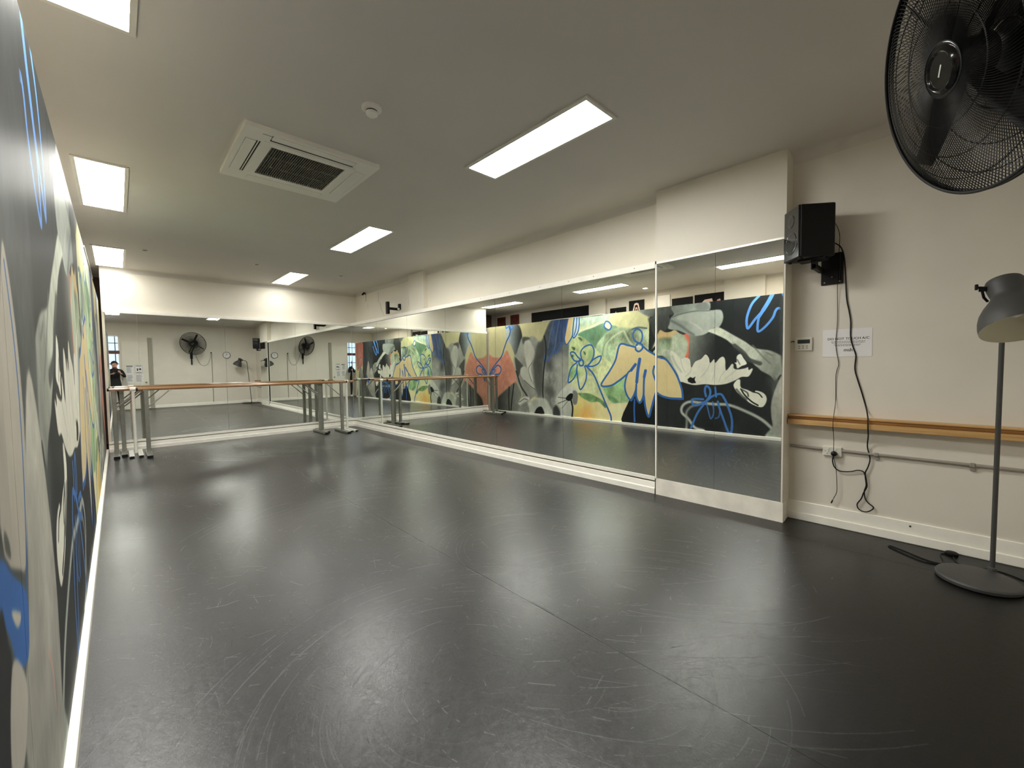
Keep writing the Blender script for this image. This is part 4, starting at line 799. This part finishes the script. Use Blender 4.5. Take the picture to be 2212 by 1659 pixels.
for dy, dz, a in ((-.010, .008, .5), (.010, .008, -.5), (0, -.010, 0)):
    MB().box((-.0006, -.0012, -.004), (.0006, .0012, .004), Matrix.Translation((RS-.0205, .668+dy, .588+dz)) @ Matrix.Rotation(a, 4, 'X')).build('pin_slot', M['dark'], pt)
pc = thing('mains_cable', (RS, .55, .3), 'thick black mains cable looping down from the loudspeaker to the outlet', 'cable')
X0 = RS-.008
lay = lambda l, off=0: [(X0-off, y, z) for y, z in l]
up_ = [(RS-.09, .66, 2.20), (RS-.05, .63, 2.19), (RS-.03, .60, 2.15)]
thick = up_+lay([(.583, 2.05), (.569, 1.79), (.552, 1.68), (.541, 1.60), (.539, 1.48), (.522, 1.40), (.506, 1.34), (.510, 1.24), (.490, 1.15), (.466, 1.06), (.440, .95)])+[(X0-.055, .423, .885), (X0-.086, .419, .85), (X0-.086, .417, .80), (X0-.04, .420, .74)]+lay([(.426, .66), (.410, .574), (.420, .51), (.435, .462), (.428, .41), (.424, .36), (.442, .31), (.455, .262), (.478, .215), (.466, .178), (.43, .168), (.40, .185), (.384, .213), (.415, .24), (.432, .27), (.438, .32), (.428, .37), (.433, .42), (.437, .45), (.450, .472), (.480, .474), (.52, .458), (.57, .450), (.60, .456), (.622, .48), (.632, .52), (.630, .55)], .010)+[(X0-.03, .626, .575)]
MB().tube(spline(thick, 5), .0042, 8).build('cable', M['black'], pc, True)
MB().lathe([(.019, 0), (.021, .012), (.016, .030), (.007, .036)], Matrix.Translation((RS-.020, .622, .582)) @ Matrix.Rotation(-PI/2, 4, 'Y'), 20).build('plug', M['black'], pc, True)
ac_ = thing('audio_cable', (RS, .62, 1.2), 'thin black audio cable hanging from loudspeaker to a loose jack', 'cable')
thin = [(RS-.10, .66, 2.345), (RS-.07, .640, 2.345), (RS-.04, .625, 2.31), (RS-.03, .614, 2.25), (RS-.03, .615, 2.14), (RS-.022, .620, 2.0), (RS-.020, .623, 1.88)]+lay([(.622, 1.72), (.621, 1.60), (.628, 1.45), (.622, 1.37), (.608, 1.28), (.618, 1.23), (.624, 1.176), (.622, 1.0)])+[(X0-.06, .621, .90), (X0-.092, .621, .85), (X0-.092, .620, .79), (X0-.06, .620, .70), (X0-.045, .622, .62), (X0-.045, .620, .56)]+lay([(.614, .50), (.606, .44), (.602, .362), (.600, .30), (.606, .265), (.618, .236)], .02)
MB().tube(spline(thin, 5), .0022, 6).build('wire', M['black'], ac_, True)
MB().tube([(X0-.02, .618, .236), (X0-.02, .626, .214)], .0032, 8).build('jack_tip', M['steel'], ac_, True); MB().tube([(X0-.02, .626, .214), (X0-.02, .634, .190)], .005, 10).build('jack_sleeve', M['black'], ac_, True)

# ------------------------------------------------------------------ floor lamp
lp = thing('floor_lamp', (3.60, -.125, 0), 'charcoal floor lamp with bell shade and round base by the near wall', 'floor lamp')
MB().lathe([(.165, .002), (.176, .006), (.178, .022), (.172, .031), (.160, .034), (.03, .036)], Matrix.Translation((3.60, -.125, 0)), 64).build('base', M['lampgrey'], lp, True)
pole = [(3.756, -.187, .03), (3.735, -.187, .40), (3.695, -.187, 1.0), (3.655, -.187, 1.52), (3.648, -.187, 1.58), (3.63, -.187, 1.615), (3.60, -.187, 1.635), (3.555, -.187, 1.648), (3.51, -.187, 1.655)]
MB().tube(pole, .0115, 16).build('pole', M['lampgrey'], lp, True)
MB().lathe([(.020, 0), (.020, .02), (.013, .026)], Matrix.Translation((3.756, -.187, .032)), 20).build('collar', M['lampgrey'], lp, True)
c0 = Vector((3.452, -.175, 1.712)); c1_ = Vector((3.332, -.232, 1.455)); axd = (c1_-c0).normalized(); q = axd.to_track_quat('Z', 'Y').to_matrix().to_4x4(); SH = Matrix.Translation(c0) @ q; Lh = (c1_-c0).length
sh = MB().lathe([(.001, -.012), (.050, -.010), (.068, -.002), (.074, .012), (.073, .04), (.069, .072), (.066, .088), (.070, .104), (.088, .130), (.110, .160), (.130, .195), (.142, .230), (.1475, .262), (.1485, Lh)], SH, 56, False, False).build('shade', M['lampgrey'], lp, True)
MB().lathe([(.1485, Lh), (.1465, Lh), (.145, .262), (.139, .230), (.127, .195), (.107, .160), (.085, .132), (.066, .108), (.062, .088), (.001, .080)], SH, 56, False, False).build('shade_lining', M['cream'], sh, True)
MB().lathe([(.022, .08), (.022, .13), (.014, .135)], SH, 20).build('lamp_holder', M['plastic'], sh, True)
bl = MB().lathe([(.014, .135), (.020, .155), (.030, .18), (.030, .195), (.02, .215), (.004, .222)], SH, 20).build('bulb', M['paper'], sh, True)
kb = MB(); kb.bbox((3.405, -.113, 1.665), (3.425, -.085, 1.690), .003); jn = kb.build('hinge_bracket', M['black'], lp)
MB().tube([(3.41, -.118, 1.682), (3.405, -.075, 1.690)], .006, 10).build('hinge_screw', M['black'], jn, True)
MB().bbox((3.39, -.084, 1.675), (3.42, -.070, 1.705), .004).build('wing_nut', M['black'], jn)
MB().tube([(3.43, -.120, 1.610), (3.415, -.105, 1.632), (3.413, -.098, 1.67)], .006, 8).build('hinge_link', M['black'], jn, True)
MB().bbox((3.49, -.205, 1.635), (3.525, -.168, 1.672), .004).build('arm_joint', M['black'], lp)
lc = thing('lamp_cord', (3.9, .0, 0), 'thin black lamp cord trailing on the floor with a foot switch', 'cord')
cdp = [(3.775, -.20, .008), (3.79, -.23, .006), (3.83, -.22, .004), (3.80, -.14, .004), (3.84, -.05, .004), (3.93, -.03, .004), (3.985, -.02, .006), (3.95, .03, .004), (3.86, .02, .004), (3.76, .02, .004), (3.72, .10, .004), (3.80, .22, .004), (3.86, .28, .004), (3.88, .27, .004), (3.84, .20, .004), (3.76, .08, .004), (3.77, -.03, .004), (3.83, -.12, .004), (3.86, -.22, .004), (3.80, -.31, .004), (3.76, -.34, .004)]
MB().tube(spline(cdp, 6), .0035, 6).build('cable', M['black'], lc, True)
fs = MB().lathe([(.030, .001), (.033, .006), (.033, .016), (.026, .022), (.004, .024)], Matrix.Translation((3.985, -.02, 0)), 24).build('foot_switch', M['blackm'], lc, True)

# ------------------------------------------------------------------ wall fan above the camera's right shoulder
fc = Vector((1.995, -.011, 2.245)); tf, pf, RF = .507, -.2417, .402
n_ = Vector((-math.sin(tf)*math.cos(pf), math.cos(tf)*math.cos(pf), math.sin(pf))); a_ = Vector((math.cos(tf), math.sin(tf), 0)); b__ = n_.cross(a_)
FM = Matrix(((a_.x, b__.x, n_.x, fc.x), (a_.y, b__.y, n_.y, fc.y), (a_.z, b__.z, n_.z, fc.z), (0, 0, 0, 1)))
fan = thing('wall_fan', (fc.x, RE, 1.75), 'large black industrial wall fan in a round wire cage', 'fan')
def guard(name, sgn, depth, n, tw):
    m = MB()
    for i in range(n):
        q = 2*PI*i/n; pts = []
        for k in range(9):
            u = k/8; r = .075+(RF-.004-.075)*u; an = q+tw*(u**1.3); z = sgn*(depth*(1-u**2.6)+.006); pts.append(FM @ Vector((r*math.cos(an), r*math.sin(an), z)))
        m.tube(pts, .0016, 3, False)
    for r, z in ((.08, depth*.99), (.17, depth*.92), (.27, depth*.68), (.35, depth*.33)):
        m.tube([FM @ Vector((r*math.cos(t), r*math.sin(t), sgn*(z+.007))) for t in np.linspace(0, 2*PI, 61)], .0022, 4, False)
    return tag(m.build(name, M['grille_metal'], fan), kind='stuff')
guard('front_guard', 1, .060, 180, .42); guard('rear_guard', -1, .085, 180, .42)
rim = MB()
rim.tube([FM @ Vector((RF*math.cos(t), RF*math.sin(t), .010)) for t in np.linspace(0, 2*PI, 97)], .0055, 8, False)
rim.tube([FM @ Vector((RF*math.cos(t), RF*math.sin(t), -.010)) for t in np.linspace(0, 2*PI, 97)], .0055, 8, False)
rim.lathe([(RF+.003, -.012), (RF+.003, .012)], FM, 96, False, False); rim.build('rim', M['blackm'], fan, True)
hb = MB().lathe([(.084, .058), (.086, .063), (.078, .067), (.070, .066), (.066, .073), (.058, .077), (.052, .075), (.050, .072), (.001, .073)], FM, 48, False, False).build('hub_cap', M['glossblack'], fan, True)
MB().box((-.018, -.003, .0722), (.018, .003, .0736), FM @ Matrix.Rotation(.9, 4, 'Z')).build('badge_mark', M['alu'], hb)
for q0 in (-2.79, -1.22, .44, 1.92):
    m = MB(); v = []; f = []
    for k in range(9):
        u = k/8; r = .05+(RF-.085)*u; wd = .035+.03*math.sin(PI*min(1, u*.62+.16)); tw = 1.0-.3*u
        for s in np.linspace(-1, 1, 6):
            an = q0+(s*wd*.5*math.cos(tw)+.05*u)/r; z = -s*wd*.5*math.sin(tw)-.006*(1-s*s); v.append(FM @ Vector((r*math.cos(an), r*math.sin(an), z)))
    for k in range(8):
        for j in range(5): f.append((k*6+j, k*6+j+1, k*6+j+7, k*6+j+6))
    m.add(v, f); o = m.build('blade', M['blackm'], fan, True); md = o.modifiers.new('thick', 'SOLIDIFY'); md.thickness = .003
MB().lathe([(.055, .045), (.065, .02), (.065, -.04), (.05, -.05)], FM, 32).build('blade_hub', M['blackm'], fan, True)
MB().lathe([(.06, -.09), (.078, -.10), (.078, -.20), (.06, -.225), (.02, -.23)], FM, 32).build('motor', M['blackm'], fan, True)
mb0 = FM @ Vector((0, 0, -.16))
MB().tube([mb0, mb0+Vector((0, -.02, -.09)), Vector((1.99, -.36, 1.98)), Vector((1.995, -.45, 1.92))], [.022, .02, .02, .02], 12).build('arm', M['blackm'], fan, True)
MB().tube([(1.995, -.565, 1.50), (1.995, -.565, 1.96)], .019, 14).build('wall_post', M['blackm'], fan, True)
MB().bbox((1.955, -.60, 1.72), (2.035, -.585, 1.95), .003).build('wall_plate', M['blackm'], fan)
MB().bbox((1.97, -.59, 1.88), (2.02, -.44, 1.95), .006).build('bracket', M['blackm'], fan)
so = thing('wall_socket', (2.60, RE, 1.94), 'small high wall socket with black plug between fan and clock', 'outlet')
MB().bbox((2.545, RE-.001, 1.905), (2.665, RE+.018, 1.975), .003).build('face_plate', M['plastic'], so)
MB().bbox((2.565, RE+.018, 1.925), (2.605, RE+.06, 1.965), .006).build('plug', M['black'], so)
MB().tube([(2.60, RE+.012, 1.90), (2.60, RE+.012, .10)], .011, 10).build('conduit', M['conduit'], so, True)
fcd = tag(MB().tube(spline([(2.03, -.40, 1.98), (2.10, -.54, 1.92), (2.16, -.575, 1.72), (2.25, -.58, 1.52), (2.36, -.58, 1.46), (2.46, -.58, 1.52), (2.54, -.575, 1.70), (2.575, -.56, 1.90), (2.585, -.545, 1.945)]), .004, 8).build('fan_cord', M['black'], None, True), 'slack black cord hanging between the wall fan and high socket', 'cord')
ck = thing('wall_clock', (3.07, RE, 1.86), 'round white wall clock with thin dark rim on the rear wall', 'clock')
MK = Matrix.Translation((3.07, RE, 1.86)) @ Matrix.Rotation(-PI/2, 4, 'X')
MB().lathe([(.125, 0), (.125, .026), (.112, .030), (.110, .020)], MK, 40, True, False).build('rim', M['screen'], ck, True)
MB().lathe([(.111, .018), (.001, .0185)], MK, 40, False, True).build('dial', M['paper'], ck)
MB().box((3.066, RE+.019, 1.855), (3.074, RE+.0205, 1.94)).build('minute_hand', M['ink'], ck); MB().box((-.004, .019, 0), (.004, .0205, .055), Matrix.Translation((3.07, RE, 1.86)) @ Matrix.Rotation(.9, 4, 'Y')).build('hour_hand', M['ink'], ck)

# notices on the door (seen in the end mirror)
def notice(x0, x1, z0, z1, lab, kind):
    t = thing('notice_sheet', ((x0+x1)/2, RE+.036, z0), lab, 'notice', 'sheets on the rear door')
    MB().box((x0, RE+.0352, z0), (x1, RE+.0366, z1)).build('paper_sheet', M['paper'], t)
    rs = np.random.RandomState(int(x0*1000+z0*77)); q = MB(); y = RE+.0366; z = z1-.03
    if kind == 'head': MB().box((x0+.01, y, z1-.035), (x1-.01, y+.0003, z1-.008)).build('heading', M['ink'], t); z = z1-.06
    if kind == 'pict':
        fr = MB(); 
        for a in ((x0+.006, z0+.006, x1-.006, z0+.011), (x0+.006, z1-.011, x1-.006, z1-.006), (x0+.006, z0+.006, x0+.011, z1-.006), (x1-.011, z0+.006, x1-.006, z1-.006)): fr.box((a[0], y, a[1]), (a[2], y+.0003, a[3]))
        fr.build('border', M['ink'], t)
        MB().lathe([(.035, 0), (.001, .0003)], Matrix.Translation(((x0+x1)/2+.03, y, (z0+z1)/2)) @ Matrix.Rotation(-PI/2, 4, 'X'), 14, True, True).build('figure_mark', M['ink'], t); MB().box(((x0+x1)/2-.05, y, (z0+z1)/2-.06), ((x0+x1)/2-.02, y+.0003, (z0+z1)/2+.03)).build('figure_mark', M['ink'], t)
        q.box((x0+.03, y, z1-.05), (x1-.03, y+.0003, z1-.025)).box((x0+.03, y, z0+.02), (x1-.03, y+.0003, z0+.045))
    else:
        while z > z0+.02:
            q.box((x0+.014, y, z), (x0+.014+(x1-x0-.028)*rs.uniform(.6, 1), y+.0003, z+.006)); z -= .0135
    q.build('print', M['inkgrey'], t)
notice(.215, .402, 1.215, 1.49, 'notice sheet with a dark heading bar, upper left on the door', 'head')
notice(.438, .640, 1.215, 1.51, 'bordered picture notice, upper right on the door', 'pict')
notice(.225, .412, .920, 1.195, 'plain printed sheet, lower left on the door', 'text')
notice(.446, .648, .910, 1.195, 'plain printed sheet, lower right on the door', 'text')

# ------------------------------------------------------------------ passage behind the mural: pictures hung high
def picture(name, y0, y1, z0, z1, m, lab, cat='poster', x=XB, parts=()):
    t = thing(name, (x, (y0+y1)/2, z0), lab, cat, 'pictures on the passage wall' if cat == 'poster' else None)
    MB().bbox((x-.001, y0, z0), (x+.018, y1, z1), .003).build('board', m, t)
    for nm, pl, mm_ in parts: MB().add([(x+.0186, a, b_) for a, b_ in pl], [tuple(range(len(pl)))]).build(nm, mm_, t)
    return t
M['pblack'] = mat('black_poster', (9, 9, 12), .6, spec=.2); M['pred'] = mat('red_toned_photograph', (120, 62, 54), .35, noise=.7, nscale=11)
M['pale'] = mat('pale_photo_tone', (226, 196, 180), .4); M['prose'] = mat('rose_photo_tone', (206, 150, 140), .4)
tag(picture('dark_wall_panel', 6.53, 8.62, 2.10, 2.86, M['pblack'], 'wide plain black panel high on the passage wall', 'panel'), None)
picture('poster', 9.76, 10.14, 2.3, 2.85, M['pred'], 'small red toned photo poster deepest in the passage')
picture('poster', 9.15, 9.53, 2.3, 2.88, M['pred'], 'small red toned photo poster beside the black panel')
picture('poster', 5.46, 5.91, 2.15, 2.70, M['pblack'], 'black poster with a small pale dancer left of the arch picture', parts=[('figure', [(5.72, 2.4), (5.78, 2.4), (5.77, 2.52), (5.74, 2.62), (5.71, 2.52)], M['pale'])])
arch = lambda c, r, z0, z1, wd: [(c-r, z0), (c-r*.9, (z0+z1)/2), (c-r*.45, z1-.02), (c, z1), (c+r*.45, z1-.02), (c+r*.9, (z0+z1)/2), (c+r, z0), (c+r-wd, z0), (c+r*.9-wd, (z0+z1)/2), (c+r*.4-wd*.4, z1-.06), (c, z1-.045), (c-r*.4+wd*.4, z1-.06), (c-r*.9+wd, (z0+z1)/2), (c-r+wd, z0)]
picture('poster', 4.98, 5.38, 2.2, 2.82, M['pblack'], 'black poster with a pale double arch shape', parts=[('arch', arch(5.18, .12, 2.3, 2.76, .035), M['pale']), ('arch', arch(5.18, .06, 2.3, 2.66, .022), M['prose'])])
picture('poster', 4.30, 4.74, 2.2, 2.84, M['paper'], 'white poster with a small dark dancer', parts=[('figure', [(4.62, 2.42), (4.70, 2.44), (4.68, 2.54), (4.72, 2.58), (4.64, 2.58), (4.60, 2.5)], M['ink'])])
picture('poster', 3.80, 4.26, 2.2, 2.735, M['pblack'], 'black poster with a small reddish seated figure', parts=[('figure', [(4.08, 2.40), (4.22, 2.40), (4.20, 2.50), (4.15, 2.57), (4.10, 2.50)], M['prose'])])
picture('poster', 3.15, 3.76, 2.2, 2.75, M['pblack'], 'black poster with wide pale skirts of dancers', parts=[('figure', [(3.34, 2.40), (3.66, 2.40), (3.62, 2.56), (3.55, 2.63), (3.40, 2.64)], M['pale']), ('figure', [(3.20, 2.42), (3.33, 2.42), (3.30, 2.60), (3.24, 2.62)], M['prose'])])
xs_ = thing('exit_sign', (XB, 0.0, 1.5), 'small red sign above a white sheet on the passage wall', 'sign')
MB().box((XB-.001, -.16, 1.72), (XB+.012, .02, 1.88), None).build('red_plate', mat('red_sign', (176, 58, 52), .4), xs_)
MB().box((XB-.001, -.12, 1.25), (XB+.008, .06, 1.66), None).build('paper_sheet', M['paper'], xs_)

# ------------------------------------------------------------------ the photographer, seen only in the mirrors
def person():
    root = thing('person', (-.06, -.33, 0), 'person in black clothes holding a phone up with both hands, reflected in mirror', 'person')
    V = []; E = []; Rr = []
    def n(p, r, par=None):
        V.append(p); Rr.append(r if isinstance(r, tuple) else (r, r))
        if par is not None: E.append((par, len(V)-1))
        return len(V)-1
    cx, cy = -.06, -.335
    pel = n((cx, cy, .90), (.150, .105)); wa = n((cx, cy, 1.04), (.125, .090), pel); ch = n((cx, cy, 1.20), (.150, .100), wa); up2 = n((cx, cy+.005, 1.32), (.120, .080), ch)
    nk = n((cx, cy+.02, 1.395), .050, up2); hd0 = n((cx, cy+.045, 1.46), (.066, .078), nk); hd1 = n((cx, cy+.05, 1.53), (.076, .092), hd0); n((cx, cy+.035, 1.595), (.058, .068), hd1)
    for s in (-1, 1):
        hp = n((cx+s*.085, cy, .84), (.090, .092), pel); kn = n((cx+s*.10, cy+.01, .47), .058, hp); an = n((cx+s*.105, cy-.015, .09), .040, kn); n((cx+s*.11, cy+.02, .045), (.042, .040), an); n((cx+s*.125, cy+.13, .036), (.040, .030), len(V)-1)
        shd = n((cx+s*.165, cy, 1.315), .056, up2); el = n((cx+s*.245, cy+.09, 1.105), .043, shd); wr_ = n((.0+s*.075, -.085, 1.235), .027, el); pm = n((s*.062, -.055, 1.275), (.030, .018), wr_)
        for k, (dz, ln) in enumerate(((.030, .056), (.012, .062), (-.006, .058), (-.022, .046))):      # four fingers curled behind the phone
            f0 = n((s*.058, -.050, 1.285+dz), .0085, pm); f1 = n((s*.040, -.046+.0, 1.29+dz), .0080, f0); n((s*(.062-ln*.8), -.046, 1.292+dz), .0068, f1)
        t0 = n((s*.060, -.066, 1.262), .011, pm); t1 = n((s*.048, -.070, 1.285), .0095, t0); n((s*.040, -.066, 1.305), .008, t1)
    me = bpy.data.meshes.new('body'); me.from_pydata(V, E, []); o = bpy.data.objects.new('body', me); COL.objects.link(o)
    sk = o.modifiers.new('skin', 'SKIN'); 
    for i, v in enumerate(me.skin_vertices[0].data): v.radius = Rr[i]; v.use_root = (i == 0)
    o.modifiers.new('sub', 'SUBSURF').levels = 2
    dg = bpy.context.evaluated_depsgraph_get(); m2 = bpy.data.meshes.new_from_object(o.evaluated_get(dg)); m2.name = 'body'
    bpy.data.objects.remove(o); o = bpy.data.objects.new('body', m2); COL.objects.link(o); m2.materials.clear()
    for k in ('cloth', 'skin', 'shoe'): m2.materials.append(M[k])
    for p in m2.polygons:
        c = p.center; p.use_smooth = True
        p.material_index = 1 if (c.z > 1.385 or (c.y > -.115 and 1.2 < c.z < 1.36)) else (2 if c.z < .082 else 0)
    o.parent = root; o.matrix_parent_inverse = Matrix.Translation(-Vector(root.location))
    hc = Vector((cx, cy+.045, 1.53))
    h_ = MB(); v = []; f = []; nu, nv = 20, 9
    for j in range(nv+1):
        th = PI*.62*j/nv
        for i in range(nu):
            ph = 2*PI*i/nu; back = .5-.5*math.sin(ph); r = 1.07; t2 = th*(.62+.5*back)
            v.append(hc+Vector((.083*r*math.sin(t2)*math.cos(ph), -.012+.100*r*math.sin(t2)*math.sin(ph), .012+.098*r*math.cos(t2))))
    for j in range(nv):
        for i in range(nu): f.append((j*nu+i, j*nu+(i+1) % nu, (j+1)*nu+(i+1) % nu, (j+1)*nu+i))
    h_.add(v, f).build('hair', M['hair'], root, True)
    sph = lambda c, r, nm, m: MB().lathe([(r*math.sin(t), -r*math.cos(t)) for t in np.linspace(.05, PI-.05, 9)], Matrix.Translation(c), 14).build(nm, m, root, True)
    for s in (-1, 1):
        sph(hc+Vector((s*.030, .086, -.004)), .011, 'eye', M['paper']); sph(hc+Vector((s*.030, .0945, -.005)), .0045, 'iris', M['ink'])
        MB().bbox((-.016, -.004, -.003), (.016, .004, .003), .002, Matrix.Translation(hc+Vector((s*.030, .092, .018)))).build('eyebrow', M['hair'], root)
        MB().bbox((-.006, -.014, -.026), (.006, .014, .026), .005, Matrix.Translation(hc+Vector((s*.078, .0, -.012)))).build('ear', M['skin'], root, True)
    MB().tube([hc+Vector((0, .090, .0)), hc+Vector((0, .103, -.024)), hc+Vector((0, .092, -.034))], [.006, .011, .006], 10).build('nose', M['skin'], root, True)
    MB().bbox((-.020, -.004, -.005), (.020, .005, .005), .003, Matrix.Translation(hc+Vector((0, .086, -.055)))).build('mouth', mat('lips', (160, 92, 84), .5), root)
    return root
person()
ph = thing('mobile_phone', (0, -.03, 1.26), 'dark phone held sideways in front of the photographer', 'phone')
PM_ = cam.matrix_world @ Matrix.Translation((0, 0, .033))
MB().bbox((-.075, -.036, -.004), (.075, .036, .004), .003, PM_).build('case', M['black'], ph)
MB().lathe([(.008, 0), (.008, .003), (.005, .003)], PM_ @ Matrix.Translation((0, 0, -.004)) @ Matrix.Rotation(PI, 4, 'X'), 16).build('lens_ring', M['glossblack'], ph)
